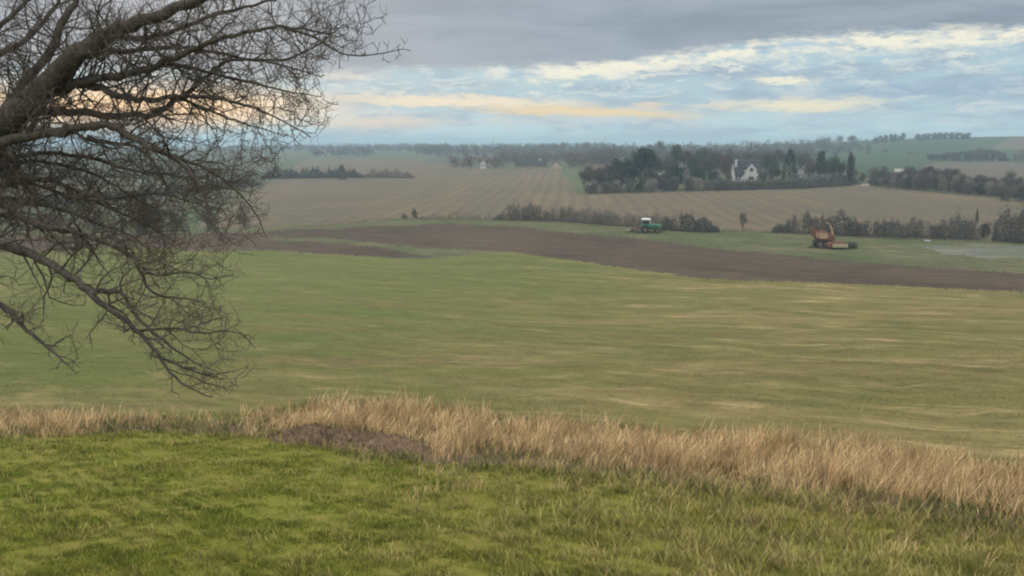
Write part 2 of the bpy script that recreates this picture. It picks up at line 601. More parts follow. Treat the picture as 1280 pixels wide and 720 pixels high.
def field_mat(name='field_grass', tufts=False):
    m, nd = new_mat(name)
    pos = position(nd)
    # broad patches: fresh green at the far left, tired olive and straw towards the right and the bottom
    sep = nd.new('ShaderNodeSeparateXYZ')
    nd.put(sep.inputs[0], pos)
    wob = nd.math('MULTIPLY_ADD', nd.noise(pos, 0.03, 4, 0.6), 60, -30)
    gx = nd.math('ADD', nd.math('ADD', sep.outputs[0], wob), nd.math('MULTIPLY', sep.outputs[1], -0.32))
    fresh = nd.ramp(gx, 8, -50)
    col = nd.mix(fresh, (0.135, 0.125, 0.046), (0.096, 0.116, 0.034))
    # drawn out straw streaks, wandering a little, running down to the right
    wx = nd.math('MULTIPLY_ADD', nd.noise(pos, 0.03, 3, 0.55), 26, -13)
    wy = nd.math('MULTIPLY_ADD', nd.noise(nd.mapping(pos, loc=(40, 9, 0)), 0.035, 3, 0.55), 20, -10)
    p2 = nd.vec('ADD', pos, nd.comb(wx, wy, 0.0))
    s1 = nd.ramp(nd.noise(nd.along(p2, -0.44, 0.075, 0.34), 1.0, 6, 0.7), 0.50, 0.66)
    s2 = nd.ramp(nd.noise(nd.along(p2, -0.4, 0.05, 0.14, (9, 4, 0)), 1.0, 6, 0.68), 0.43, 0.62)
    s3 = nd.ramp(nd.noise(nd.along(p2, -0.4, 0.11, 0.4, (3, 14, 0)), 1.0, 6, 0.7), 0.47, 0.66)
    dull = nd.math('MULTIPLY_ADD', fresh, -0.7, 1.0)
    col = nd.mix(nd.math('MULTIPLY', nd.math('MULTIPLY', s2, 0.65), dull), col, (0.205, 0.165, 0.076))
    col = nd.mix(nd.math('MULTIPLY', nd.math('MULTIPLY', s3, 0.75), dull), col, (0.092, 0.096, 0.034))
    col = nd.mix(nd.math('MULTIPLY', nd.math('MULTIPLY', nd.math('MULTIPLY', s1, nd.ramp(nd.noise(nd.mapping(pos, loc=(7, 3, 0)), 0.35, 5, 0.7), 0.32, 0.66)), 0.85), dull), col, (0.34, 0.262, 0.135))
    # scuffed reddish patches on the fresh part
    br = nd.ramp(nd.noise(nd.mapping(pos, scale=(0.03, 0.07, 1)), 1.0, 4, 0.6), 0.57, 0.7)
    col = nd.mix(nd.math('MULTIPLY', br, 0.5), col, (0.145, 0.108, 0.058))
    g = nd.math('ADD', nd.math('MULTIPLY', nd.noise(pos, 4, 5, 0.75), 0.3), nd.math('MULTIPLY', nd.noise(nd.along(pos, -0.4, 0.5, 1.3), 0.9, 6, 0.75), 0.4))
    g = nd.math('ADD', g, nd.math('MULTIPLY', nd.noise(nd.along(pos, -0.37, 0.16, 0.55, (4, 4, 0)), 0.8, 6, 0.75), 0.3))
    gr = nd.new('ShaderNodeMapRange')
    nd.put(gr.inputs['Value'], g)
    gr.inputs['From Min'].default_value = 0.3
    gr.inputs['From Max'].default_value = 0.7
    gr.inputs['To Min'].default_value = 0.45
    gr.inputs['To Max'].default_value = 1.55
    sc = nd.new('ShaderNodeVectorMath', operation='SCALE')
    nd.put(sc.inputs[0], col)
    nd.put(sc.inputs['Scale'], gr.outputs[0])
    if tufts:
        rnd = nd.new('ShaderNodeNewGeometry').outputs['Random Per Island']
        nd.put(sc.inputs['Scale'], nd.math('MULTIPLY_ADD', rnd, 0.75, 0.62))
        finish(nd, sc.outputs[0], 0.95, spec=0.05, sward=0.94)
    else:
        finish(nd, sc.outputs[0], 0.95, bump=g, bump_d=0.12, spec=0.05)
    return m


FIELD = field_mat()
FIELD_TUFT = field_mat('field_tufts', True)
STUBBLE = ground_mat('stubble', (0.137, 0.109, 0.070), (0.112, 0.098, 0.071), (0.17, 0.125, 0.072), 0.012, (1.55, 0.07, 1.4, 0.07), 1.2, 0.25, 0.7, 0.2,
                     lines=(0.06, 5.0, 0.5, (0.082, 0.072, 0.058)))
for rid, (nm, mt, lab) in GM.items():
    sel = gR == rid
    if not sel.any():
        continue
    f = gF[sel]
    used, inv = np.unique(f, return_inverse=True)
    me = mesh_np(nm, gV[used], inv.reshape(f.shape), True)
    o = link(nm, me, mt or (FIELD if rid == GREEN else STUBBLE))
    tag(o, lab, 'ground', kind='structure')


# ------------------------------------------------------------------ grass
def scatter(n, y0, y1, margin=4.0, power=1.0):
    """random ground points in front of the house, denser close by"""
    y = y0 * (y1 / y0) ** (RNG.random(n) ** power)
    x = (RNG.random(n) * 2 - 1) * (0.66 * y + margin)
    return x, y


def pnoise(x, y, f, s=0.0):
    return (np.sin(x * f + s + 1.3 * np.sin(y * f * 0.8 + s)) + np.sin(y * f * 1.1 - s * 2 + 1.1 * np.sin(x * f * 0.7 + s))
            + 0.7 * np.sin(x * f * 2.3 + y * f * 1.9 + s)) / 2.7


def blades(name, x, y, h, w, lean, mat, label, seg=1, lean_dir=None, curve=0.5, cat='grass'):
    n = len(x)
    z = terrain(x, y) - 0.02
    az = RNG.random(n) * 2 * math.pi
    wx, wy = np.cos(az) * w, np.sin(az) * w
    la = RNG.random(n) * 2 * math.pi
    lx, ly = np.cos(la) * lean * h, np.sin(la) * lean * h
    if lean_dir is not None:
        lx = lx + lean_dir[0] * h
        ly = ly + lean_dir[1] * h
    if seg == 1:
        V = np.empty((n, 3, 3))
        V[:, 0] = np.stack([x - wx, y - wy, z], -1)
        V[:, 1] = np.stack([x + wx, y + wy, z], -1)
        V[:, 2] = np.stack([x + lx, y + ly, z + h], -1)
        me = mesh_np(name, V.reshape(-1, 3), np.arange(n * 3).reshape(n, 3))
    else:
        V = np.empty((n, 8, 3))
        ts = [0, 0.4, 0.75, 1.0]
        ws = [0.8, 0.75, 0.9, 0.25]
        for k, (t, ww) in enumerate(zip(ts, ws)):
            cx = x + lx * t ** (1 + curve)
            cy = y + ly * t ** (1 + curve)
            cz = z + h * (t - 0.12 * t * t)
            V[:, 2 * k] = np.stack([cx - wx * ww, cy - wy * ww, cz], -1)
            V[:, 2 * k + 1] = np.stack([cx + wx * ww, cy + wy * ww, cz], -1)
        b = np.arange(n)[:, None] * 8
        Q = np.concatenate([b + np.array([[0, 1, 3, 2]]), b + np.array([[2, 3, 5, 4]]), b + np.array([[4, 5, 7, 6]])])
        me = mesh_np(name, V.reshape(-1, 3), Q)
    o = link(name, me, mat)
    return tag(o, label, cat, kind='stuff')


# lawn
x, y = scatter(480000, 10.5, 34, 4)
reg = regions(x, y, terrain(x, y))
keep = reg == LAWN
x, y = x[keep], y[keep]
nz = pnoise(x, y, 1.7) + 0.9 * pnoise(x, y, 4.1, 2) + 0.7 * pnoise(x, y, 9.0, 5)
h = np.clip(0.065 + 0.045 * nz, 0.025, 0.22) * (0.6 + 0.8 * RNG.random(len(x)))
M_LAWN = blade_mat('lawn_blades', (0.205, 0.265, 0.03), (0.31, 0.325, 0.06), (0.15, 0.205, 0.022), 0.45, 0.3, dry=(0.44, 0.345, 0.135), var=0.45, sward=0.92, dry_x=(-5, 5, 0.5))
blades('lawn_grass', x, y, h, 0.004 + 0.0005 * y, 0.5, M_LAWN, 'short uneven green grass covering the foreground slope')

# coarse stalks on the lawn, thicker towards the right
x, y = scatter(170000, 10.5, 33, 4)
reg = regions(x, y, terrain(x, y))
dens = -0.05 + 0.5 / (1 + np.exp(-(x + 1.0) * 0.5)) + 0.35 * pnoise(x, y, 0.9, 4) + 0.75 * pnoise(x, y, 3.7, 8)
keep = (reg == LAWN) & (RNG.random(len(x)) < dens * 1.0)
x, y = x[keep], y[keep]
h = (0.11 + 0.24 * RNG.random(len(x)) ** 2) * (1 + 0.7 * np.clip((x + 2) / 5, 0, 1) * np.clip((y - 13) / 6, 0, 1)) * (1 + 0.3 * pnoise(x, y, 1.1, 1))
M_STALK = blade_mat('coarse_stalks', (0.46, 0.39, 0.15), (0.34, 0.325, 0.08), (0.25, 0.265, 0.05), 0.7, 0.3, dry=(0.50, 0.40, 0.19), sward=0.9, var=0.4, dry_x=(-5, 5, 0.55))
blades('coarse_grass', x, y, h, 0.003 + 0.0003 * y, 0.5, M_STALK, 'taller yellowing stalks and tussocks scattered through the lawn', seg=2)

# tall dry strip
x, y = scatter(260000, 12, 40, 4)
px, py = project(x, y, terrain(x, y))
wob = 13 * pnoise(x, y, 0.8, 3) + 8 * pnoise(x, y, 2.7, 1)
lo = np.interp(px, *LAWN_L) + wob
hi = np.interp(px, *ROUGH_T) + wob * 0.5
t = (lo - py) / (lo - hi)
clump = pnoise(x, y, 2.1, 5) * 0.6 + pnoise(x, y, 5.0, 1) * 0.5
gap = np.exp(-((px + 25 * pnoise(x, y, 1.3, 2) - 285) / 55) ** 2) * 0.93
heap = inside(px, py, [(338, 545), (395, 536), (470, 545), (545, 566), (525, 582), (420, 572), (345, 560)])
left = px < 285
stray = (RNG.random(len(x)) < 0.16) & (clump > 0.25) & (t > -0.9) & (t < 1.6)
keep = (stray | ((t > 0.1) & (t < 1.25))) & (clump > -0.42 + 0.25 * RNG.random(len(x))) & (RNG.random(len(x)) > gap) & ~heap & (RNG.random(len(x)) < np.where(left, 0.75, 1.0) * np.where(stray, 1, np.clip(t * 1.7, 0.1, 1) * 0.9))
x, y, t, clump, px = x[keep], y[keep], t[keep], clump[keep], px[keep]
h = (0.52 + 0.36 * np.clip(t, 0, 1) + 0.42 * clump) * (0.45 + 0.6 * RNG.random(len(x)) + 0.35 * (RNG.random(len(x)) > 0.95) + 0.3 * np.clip(pnoise(x, y, 0.9, 6), -0.5, 1))
h = np.clip(h, 0.15, 1.15)
h *= np.where(t < 0.1, 0.55, 1.0)
h *= np.interp(px, [180, 260, 330, 460], [0.8, 0.62, 0.74, 1.0])
M_TALL = blade_mat('dry_stalks', (0.48, 0.34, 0.18), (0.66, 0.50, 0.29), (0.38, 0.26, 0.13), 0.5, 0.35, dry=(0.30, 0.25, 0.11), var=0.9, dry_lo=0.5, dry_hi=0.75, sward=0.35)
blades('tall_dry_grass', x, y, h, 0.0025 + 0.00031 * y, 0.3, M_TALL, 'tall straw coloured dry grass swaying along the field edge', seg=3, lean_dir=(0.17, 0.0), curve=0.8)

# low growth at the foot of the strip and beyond it
x, y = scatter(90000, 12, 42, 4)
px, py = project(x, y, terrain(x, y))
lo = np.interp(px, *LAWN_L)
hi = np.interp(px, *ROUGH_T)
t = (lo - py) / (lo - hi)
bare = (px > 530) & (px < 930) & (t > -0.1) & (t < 0.45) & (pnoise(x, y, 1.4, 12) > -0.15)
keep = ~(bare & (RNG.random(len(x)) < 0.85)) & (t > -0.25) & (t < 1.6) & (pnoise(x, y, 1.6, 9) > -0.5) & ~((RNG.random(len(x)) < .82) & inside(px, py, [(358, 550), (400, 543), (450, 548), (512, 566), (500, 570), (420, 562), (366, 556)]))
x, y = x[keep], y[keep]
M_LOW = blade_mat('low_weeds', (0.16, 0.165, 0.05), (0.27, 0.21, 0.09), (0.11, 0.13, 0.035), 0.6, 0.3, dry=(0.36, 0.27, 0.13))
blades('weeds', x, y, 0.12 + 0.25 * RNG.random(len(x)), 0.006 + 0.0005 * y, 0.5, M_LOW, 'low tangled weeds at the foot of the tall dry grass', seg=2)

# tufts in the field
x, y = scatter(260000, 27, 110, 6, 0.9)
reg = regions(x, y, terrain(x, y))
keep = (reg == GREEN) & (RNG.random(len(x)) < np.clip((112 - y) / 70, 0, 1)) & (pnoise(x, y, 0.55, 2) + 0.7 * pnoise(x, y, 1.7, 7) > -0.9 + RNG.random(len(x)) * 0.9)
x, y = x[keep], y[keep]
h = (0.035 + 0.0004 * y) * (0.5 + RNG.random(len(x)))
tuft = blades('field_tufts', x, y, h, 0.006 + 0.0005 * y, 1.2, FIELD_TUFT, 'low tufts of grass all over the broad field')

# ------------------------------------------------------------------ spoil heap
def soil_heap():
    c = ground(440, 555)
    e = empty('soil_heap', c, 'low heap of dark bare soil in front of the dry grass', 'soil heap')
    n = 110
    g = np.linspace(-1, 1, n)
    U, Vv = np.meshgrid(g, g, indexing='ij')
    X = U * 3.3
    Y = Vv * 1.5 - U * 1.15
    r1 = ((U + .38) / .56) ** 2 + ((Vv - .05) / .8) ** 2
    r2 = ((U - .42) / .54) ** 2 + ((Vv + .12) / .72) ** 2
    hh = 0.62 * np.exp(-1.6 * r1) + 0.48 * np.exp(-1.6 * r2)
    fade = np.clip(hh / 0.2, 0, 1)
    hh = hh - 0.13 + fade * (0.075 * RNG.normal(0, 1, X.shape) + 0.07 * np.sin(X * 6 + 3 * np.sin(Y * 4)) * np.sin(Y * 7 + 2 * np.sin(X * 3)))
    Z = terrain(X + c.x, Y + c.y) - c.z + hh
    k = np.arange((n - 1) * n).reshape(n - 1, n)[:, :-1].ravel()
    me = mesh_np('heap', np.stack([X, Y, Z], -1).reshape(-1, 3), np.stack([k, k + n, k + n + 1, k + 1], -1), True)
    link('earth', me, ground_mat('bare_earth', (0.20, 0.138, 0.092), (0.135, 0.094, 0.064), (0.27, 0.20, 0.135), 1.1, (0, 1, 1, 2.2), 5, 0.6, 0.6, 0.12), e)
    b = MB()
    for _ in range(70):
        a, q = PYR.random() * 6.28, PYR.random() ** 0.5
        u, v = q * math.cos(a), q * math.sin(a)
        xx, yy = u * 3.1, v * 1.3 - u * 1.1
        zz = float(terrain(xx + c.x, yy + c.y)) - c.z + 0.62 * math.exp(-1.6 * (((u + .38) / .56) ** 2 + ((v - .05) / .8) ** 2)) + 0.48 * math.exp(-1.6 * (((u - .42) / .54) ** 2 + ((v + .12) / .72) ** 2)) - .12
        s = 0.05 + 0.09 * PYR.random()
        b.box((xx, yy, zz), (s * 1.5, s, s * 0.8), ('Z', a))
    b.build('clods', paint_mat('clod', (0.115, 0.08, 0.058), (0.075, 0.052, 0.038), 0.95, scale=5), e, bevel=0.02)['kind'] = 'stuff'


soil_heap()

# ------------------------------------------------------------------ the bare tree close by
BARK = new_mat('bark')
m_, nd_ = BARK
_p = position(nd_)
_g = nd_.noise(nd_.mapping(_p, scale=(1, 1, 0.6)), 14, 5, 0.7)
_c = nd_.mix(nd_.ramp(_g, 0.35, 0.65), (0.055, 0.047, 0.042), (0.11, 0.096, 0.084))
_l = nd_.ramp(nd_.noise(_p, 3.0, 4, 0.6), 0.52, 0.68)
_c = nd_.mix(nd_.math('MULTIPLY', _l, 0.5), _c, (0.085, 0.09, 0.055))
finish(nd_, _c, 0.9, bump=_g, bump_d=0.02, spec=0.1)
BARK = m_
m_, nd_ = new_mat('twig_bark')
_geo = nd_.new('ShaderNodeNewGeometry')
_c = nd_.mix(_geo.outputs['Random Per Island'], (0.075, 0.064, 0.056), (0.14, 0.12, 0.105))
finish(nd_, _c, 0.85, spec=0.1)
TWIG = m_

OUT = [(-400, -400), (520, -400), (520, -60), (478, -8), (470, 35), (445, 70), (415, 88), (412, 150), (388, 172), (372, 205), (355, 245),
       (335, 285), (318, 315), (292, 345), (325, 405), (318, 460), (268, 498), (235, 494), (205, 462), (172, 428), (110, 402), (100, 470), (70, 462), (-20, 398), (-400, 398)]
LIMBS = [  # pixel path, radius at its two ends (m), depth at its two ends (m)
    ([(-330, 560), (-150, 330), (-20, 190), (24, 136), (65, 104), (97, 68), (134, 41), (183, 24), (244, 4), (300, -30)], .24, .045, 11.6, 10.6),
    ([(-60, 235), (-10, 150), (57, 74), (81, 24), (98, -6), (120, -60)], .10, .035, 11.4, 11.8),
    ([(-120, 260), (-40, 80), (20, 62), (60, 22), (90, -30)], .07, .02, 11.6, 12.3),
    ([(24, 140), (75, 112), (114, 101), (162, 93), (203, 79), (244, 61), (284, 45), (345, 32), (400, 40)], .085, .014, 11.4, 10.2),
    ([(345, 32), (395, 46), (414, 61), (439, 71), (479, 67), (503, 61)], .02, .005, 10.4, 10.0),
    ([(70, 100), (100, 104), (122, 110), (154, 122), (183, 126), (219, 120), (252, 122), (292, 126), (337, 142), (382, 167)], .07, .008, 11.2, 10.8),
    ([(-10, 150), (40, 138), (81, 140), (134, 144), (191, 144), (219, 126), (260, 97), (268, 82), (300, 72), (350, 80), (400, 96)], .075, .008, 11.4, 11.4),
    ([(-200, 420), (-90, 230), (0, 177), (50, 169), (100, 161), (130, 152), (160, 169), (190, 185), (217, 195), (237, 215), (257, 242), (260, 270), (272, 292)], .095, .009, 11.2, 9.8),
    ([(110, 172), (137, 180), (170, 182), (190, 200), (205, 225), (215, 252)], .035, .008, 10.8, 10.6),
    ([(-250, 480), (-120, 300), (-40, 296), (0, 305), (39, 317), (78, 339), (105, 360), (136, 387), (175, 414), (198, 445), (222, 477), (256, 494)], .10, .009, 10.6, 9.2),
    ([(-60, 290), (-10, 262), (35, 274), (58, 286), (93, 288), (128, 302), (167, 317), (175, 340), (187, 366), (210, 372), (240, 374)], .06, .010, 10.5, 9.8),
    ([(110, 362), (156, 364), (167, 395), (210, 430), (240, 452), (275, 466)], .035, .006, 9.9, 9.3),
    ([(-180, 420), (-60, 340), (0, 380), (23, 403), (54, 430), (78, 450), (95, 466)], .06, .006, 10.2, 9.4),
    ([(217, 195), (255, 208), (290, 232), (318, 262), (330, 290)], .028, .006, 10.5, 10.2),
    ([(-80, 240), (0, 236), (50, 220), (95, 238), (140, 262), (180, 278), (215, 300)], .055, .008, 11.8, 11.6),
    ([(-80, 250), (-10, 205), (40, 200), (90, 208), (130, 222), (170, 250), (200, 262)], .05, .008, 12.2, 12.4),
    ([(134, 41), (170, 52), (215, 40), (260, 20), (310, 8), (370, -10), (420, -25)], .05, .010, 11.2, 11.6),
    ([(97, 68), (150, 66), (200, 58), (262, 62), (320, 78), (380, 70), (430, 30)], .05, .008, 11.7, 11.9),
    ([(-60, 120), (0, 30), (30, 10), (52, -30)], .06, .02, 12.0, 12.5),
    ([(-90, 280), (-20, 246), (30, 250), (80, 262), (120, 280), (160, 290), (195, 320)], .05, .007, 11.9, 12.2),
    ([(-60, 215), (10, 195), (70, 190), (120, 198), (165, 215), (215, 218), (265, 232), (310, 240)], .045, .006, 12.0, 12.4),
    ([(175, 340), (205, 345), (235, 338), (262, 350), (285, 345)], .02, .005, 9.9, 9.7),
    ([(175, 414), (215, 408), (250, 418), (285, 412), (312, 420)], .022, .005, 9.6, 9.5),
    ([(198, 445), (235, 462), (262, 470), (300, 462)], .018, .005, 9.4, 9.3),
    ([(219, 120), (255, 135), (290, 150), (325, 160), (352, 168)], .03, .006, 11.3, 11.5),
    ([(203, 79), (250, 88), (300, 100), (345, 112), (395, 120)], .035, .006, 11.0, 11.4),
    ([(-70, 200), (0, 216), (55, 232), (100, 250), (150, 248), (200, 240), (250, 256)], .045, .006, 11.4, 11.0),
]


def near_tree():
    rnd = random.Random(5)
    base = stand(-420, 11.8)
    e = empty('bare_tree', base, 'large bare winter tree with drooping twiggy limbs reaching in from the left', 'tree')
    off = Vector(base)

    def chaikin(p, n):
        for _ in range(n):
            q = [p[0]]
            for a, b in zip(p[:-1], p[1:]):
                q += [a * 0.75 + b * 0.25, a * 0.25 + b * 0.75]
            q.append(p[-1])
            p = q
        return p

    # trunk: rooted left of the frame, forking where the limbs leave it
    b = MB()
    top = at(-150, 330, 11.7)
    mid = base * 0.45 + top * 0.55 + Vector((-0.15, 0.1, 0.1))
    pts = chaikin([base - Vector((0.1, 0, 0.3)), base + Vector((0.0, 0, 0.6)), mid, top, at(-105, 285, 11.6)], 2)
    rad = np.interp(np.linspace(0, 1, len(pts)), [0, 0.12, 0.3, 0.8, 1], [.75, .52, .42, .36, .28])
    v, f = tube([p - off for p in pts], rad, 18, True)
    b.add(v, f)
    b.build('trunk', BARK, e)

    br, tw = MB(), MB()

    sway = [0.0]

    def ok(p):
        q = p
        X, Y = project(q.x, q.y, q.z)
        if X < -60 or Y < -60:
            return rnd.random() < 0.35
        c = sway[0]
        return bool(inside(np.array([X + c]), np.array([Y + c * rnd.uniform(-.5, .5)]), OUT)[0])

    def grow(p, d, length, r, level):
        seg = {1: 0.13, 2: 0.085, 3: 0.05}[level]
        n = max(2, int(length / seg))
        pts, rad, dirs = [p], [r], [d]
        for i in range(n):
            d = (d + Vector((rnd.gauss(0, .31), rnd.gauss(0, .31), rnd.gauss(0, .31) + (0.06 if level > 1 else -0.02)))).normalized()
            p = p + d * seg
            if not ok(p) and i > 0:
                break
            pts.append(p)
            rad.append(r * (1 - 0.72 * (i + 1) / n) + 0.0008)
            dirs.append(d)
        if len(pts) < 2:
            return
        sides = {1: 5, 2: 4, 3: 3}[level]
        v, f = tube([q - off for q in pts], rad, sides)
        (br if level == 1 else tw).add(v, f)
        if level == 3:
            return
        step = {1: 0.105, 2: 0.082}[level]
        L = length
        s = rnd.uniform(0.3, 1) * step
        while s < (len(pts) - 1) * seg:
            i = min(int(s / seg), len(pts) - 2)
            q = pts[i].lerp(pts[i + 1], s / seg - i)
            t = dirs[i + 1]
            side = Vector((rnd.gauss(0, 1), rnd.gauss(0, .8), rnd.gauss(0.15, 1)))
            side = (side - t * side.dot(t)).normalized()
            nd = (t * rnd.uniform(0.35, 1.0) + side).normalized()
            k = 1 - 0.55 * s / max(L, .01)
            if level == 1:
                grow(q, nd, rnd.uniform(0.22, 0.6) * k + 0.06, 0.0041, 2)
            else:
                grow(q, nd, rnd.uniform(0.09, 0.24), 0.0021, 3)
            s += step * rnd.uniform(0.5, 1.5)

    for path, r0, r1, d0, d1 in LIMBS:
        n = len(path)
        pts = [at(px, row, d0 + (d1 - d0) * i / (n - 1) + rnd.gauss(0, .06)) for i, (px, row) in enumerate(path)]
        pts = chaikin(pts, 2)
        m = len(pts)
        rad = [r1 * .75 + (r0 * (1.0 if r0 > .2 else .85) - r1 * .75) * (1 - i / (m - 1)) ** 1.15 for i in range(m)]
        pts = [p + Vector((rnd.gauss(0, 1), rnd.gauss(0, 1), rnd.gauss(0, 1))) * min(0.014, rad[i] * 0.35) for i, p in enumerate(pts)]
        b = MB()
        v, f = tube([p - off for p in pts], [q * rnd.uniform(.93, 1.08) for q in rad], 10, True)
        b.add(v, f)
        o = b.build('limb', BARK, e)
        for poly in o.data.polygons:
            poly.use_smooth = True
        # side branches
        dist = 0.0
        nxt = 0.1
        total = sum((pts[i + 1] - pts[i]).length for i in range(m - 1))
        for i in range(m - 1):
            t = pts[i + 1] - pts[i]
            ln = t.length
            t = t / max(ln, 1e-6)
            while nxt < dist + ln:
                q = pts[i] + t * (nxt - dist)
                X, Y = project(q.x, q.y, q.z)
                frac = nxt / total
                if X > -70:
                    side = Vector((rnd.gauss(0.1, 1), rnd.gauss(0, .9), rnd.gauss(0.05, 1)))
                    side = (side - t * side.dot(t)).normalized()
                    nd = (t * rnd.uniform(0.3, 1.1) + side).normalized()
                    sway[0] = rnd.uniform(-16, 34)
                    grow(q + side * rad[i] * 0.6, nd, rnd.uniform(0.35, 1.35) * (1 - 0.4 * frac), min(0.0125, rad[i] * 0.42), 1)
                nxt += rnd.uniform(0.042, 0.13) * (1.7 if Y > 330 else 1.0)
            dist += ln
        grow(pts[-1], (pts[-1] - pts[-3]).normalized(), 0.4, r1 * 0.9, 2)
    o = br.build('branches', BARK, e)
    o['kind'] = 'stuff'
    o = tw.build('twigs', TWIG, e)
    o['kind'] = 'stuff'


near_tree()

# ------------------------------------------------------------------ distant trees, bushes, hedges
L_BARE = leaf_mat('bare_twigs', (0.075, 0.066, 0.056), (0.118, 0.10, 0.083))
L_RED = leaf_mat('reddish_twigs', (0.092, 0.065, 0.054), (0.132, 0.095, 0.078))
L_GOLD = leaf_mat('autumn_leaves', (0.17, 0.09, 0.055), (0.125, 0.08, 0.056))
L_EVER = leaf_mat('evergreen_leaves', (0.026, 0.043, 0.030), (0.043, 0.06, 0.04), clump=0.25)
L_OLIVE = leaf_mat('olive_leaves', (0.06, 0.075, 0.035), (0.095, 0.098, 0.052))
L_HEDGE = leaf_mat('hedge_twigs', (0.28, 0.235, 0.195), (0.20, 0.182, 0.152), clump=0.3)
L_BRAMBLE = leaf_mat('bramble', (0.105, 0.108, 0.094), (0.175, 0.157, 0.134), clump=0.35)
L_TAN = leaf_mat('dry_scrub', (0.155, 0.125, 0.08), (0.11, 0.10, 0.066), clump=0.4)
M_TRUNK = paint_mat('far_bark', (0.08, 0.065, 0.052), (0.05, 0.042, 0.034), 0.9, scale=1.2)


def slivers(cen, out, length, width, spread=0.7, rng=RNG):
    """thin triangles that start at cen and point along out with some spread"""
    n = len(cen)
    d = out + rng.normal(0, spread, (n, 3))
    d /= np.linalg.norm(d, axis=1)[:, None] + 1e-9
    s = np.cross(d, rng.normal(0, 1, (n, 3)))
    s /= np.linalg.norm(s, axis=1)[:, None] + 1e-9
    L = (length * (0.6 + 0.8 * rng.random(n)))[:, None]
    W = (width * (0.6 + 0.8 * rng.random(n)))[:, None]
    V = np.empty((n, 3, 3))
    V[:, 0] = cen - s * W - d * L * .35
    V[:, 1] = cen + s * W - d * L * .35
    V[:, 2] = cen + d * L * .65
    return V.reshape(-1, 3)


def ball(n, rng, shell=0.45):
    v = rng.normal(0, 1, (n, 3))
    v /= np.linalg.norm(v, axis=1)[:, None]
    return v * (rng.random(n) ** shell)[:, None]


def crown_pts(kind, H, W, n, rng):
    """points and outward directions filling a crown of height H, width W"""
    P, D = [], []
    if kind == 'conifer':
        t = rng.random(n) ** 1.25
        r = W / 2 * np.sin(np.clip((1 - t) * 1.1 + 0.06, 0, 1) * math.pi / 2) ** 0.9 * (0.55 + 0.5 * rng.random(n) ** .5)
        a = rng.random(n) * 6.283
        r *= 1 + 0.14 * np.sin(a * 3 + t * 9)
        P = np.stack([r * np.cos(a), r * np.sin(a), H * (0.03 + 0.97 * t)], -1)
        D = np.stack([np.cos(a), np.sin(a), np.full(n, 0.9)], -1)
        return P, D
    nl = {'bare': 13, 'ever': 15, 'bush': 12}[kind]
    lo = {'bare': 0.30, 'ever': 0.14, 'bush': 0.05}[kind]
    for k in range(nl):
        a = rng.random() * 6.283
        q = 0.36 * W * rng.random() ** 0.6
        zf = lo + 0.16 + (0.70 - lo) * rng.random()
        if kind == 'bush':
            zf = 0.12 + 0.68 * (k + rng.random()) / nl
        q *= math.sqrt(max(0.1, 1 - ((zf - (0.2 if kind == 'bush' else 0.5)) / (0.85 if kind == 'bush' else 0.6)) ** 2))
        c = np.array([q * math.cos(a), q * math.sin(a), zf * H])
        R = np.array([W * .21, W * .21, H * .17]) * (0.75 + 0.55 * rng.random())
        m = n // nl
        b = ball(m, rng)
        p = c + b * R
        P.append(p)
        root = np.array([0, 0, H * lo * 0.8])
        o = p - root
        o /= np.linalg.norm(o, axis=1)[:, None] + 1e-6
        D.append(o + b * 0.5)
    return np.concatenate(P), np.concatenate(D)


PROTO = {}


def proto(kind, seed):
    """a tree 10 m high and 8 m wide: trunk and crown meshes, shared by its copies"""
    key = (kind, seed)
    if key in PROTO:
        return PROTO[key]
    rng = np.random.default_rng(seed * 17 + len(kind))
    shape, n, ln, wd, sp = {'bare': ('bare', 3000, 1.0, .04, .6), 'ever': ('ever', 3000, .55, .2, 1.0),
                            'conifer': ('conifer', 2200, .6, .16, .45), 'bush': ('bush', 2600, .75, .085, .8)}[kind]
    P, D = crown_pts(shape, 9.6, 7.4 if kind != 'conifer' else 7.6, n, rng)
    V = slivers(P, D, ln, wd, sp, rng)
    crown = mesh_np('crown', V, np.arange(len(V)).reshape(-1, 3))
    b = MB()
    h = {'bare': 6.2, 'ever': 6.0, 'conifer': 7.5, 'bush': 3.0}[kind]
    r0 = {'bare': .27, 'ever': .34, 'conifer': .26, 'bush': .18}[kind]
    pts = [Vector((rng.normal(0, .12) * i, rng.normal(0, .12) * i, -0.3 + (h + .3) * i / 4)) for i in range(5)]
    v, f = tube(pts, [r0 * 1.3, r0, r0 * .8, r0 * .55, r0 * .3], 8)
    b.add(v, f)
    for k in range(11 if kind == 'bare' else 5):
        q = pts[1].lerp(pts[3], rng.random())
        a = rng.random() * 6.28
        d = Vector((math.cos(a), math.sin(a), 0.7 + rng.random()))
        L = 2.6 + 1.6 * rng.random()
        p1 = q + d * L * .4 + Vector((rng.normal(0, .2), rng.normal(0, .2), 0))
        p2 = q + d * L * .8 + Vector((rng.normal(0, .4), rng.normal(0, .4), .2))
        v, f = tube([q, p1, p2], [r0 * .42, r0 * .27, r0 * .08], 5)
        b.add(v, f)
    o = b.build('trunk', None)
    tm = o.data
    bpy.data.objects.remove(o)
    tm.materials.append(M_TRUNK)
    crown.materials.append(None)
    PROTO[key] = (tm, crown)
    return PROTO[key]


NAMES = {'bare': 'bare_tree', 'ever': 'evergreen_tree', 'conifer': 'conifer', 'bush': 'bush'}


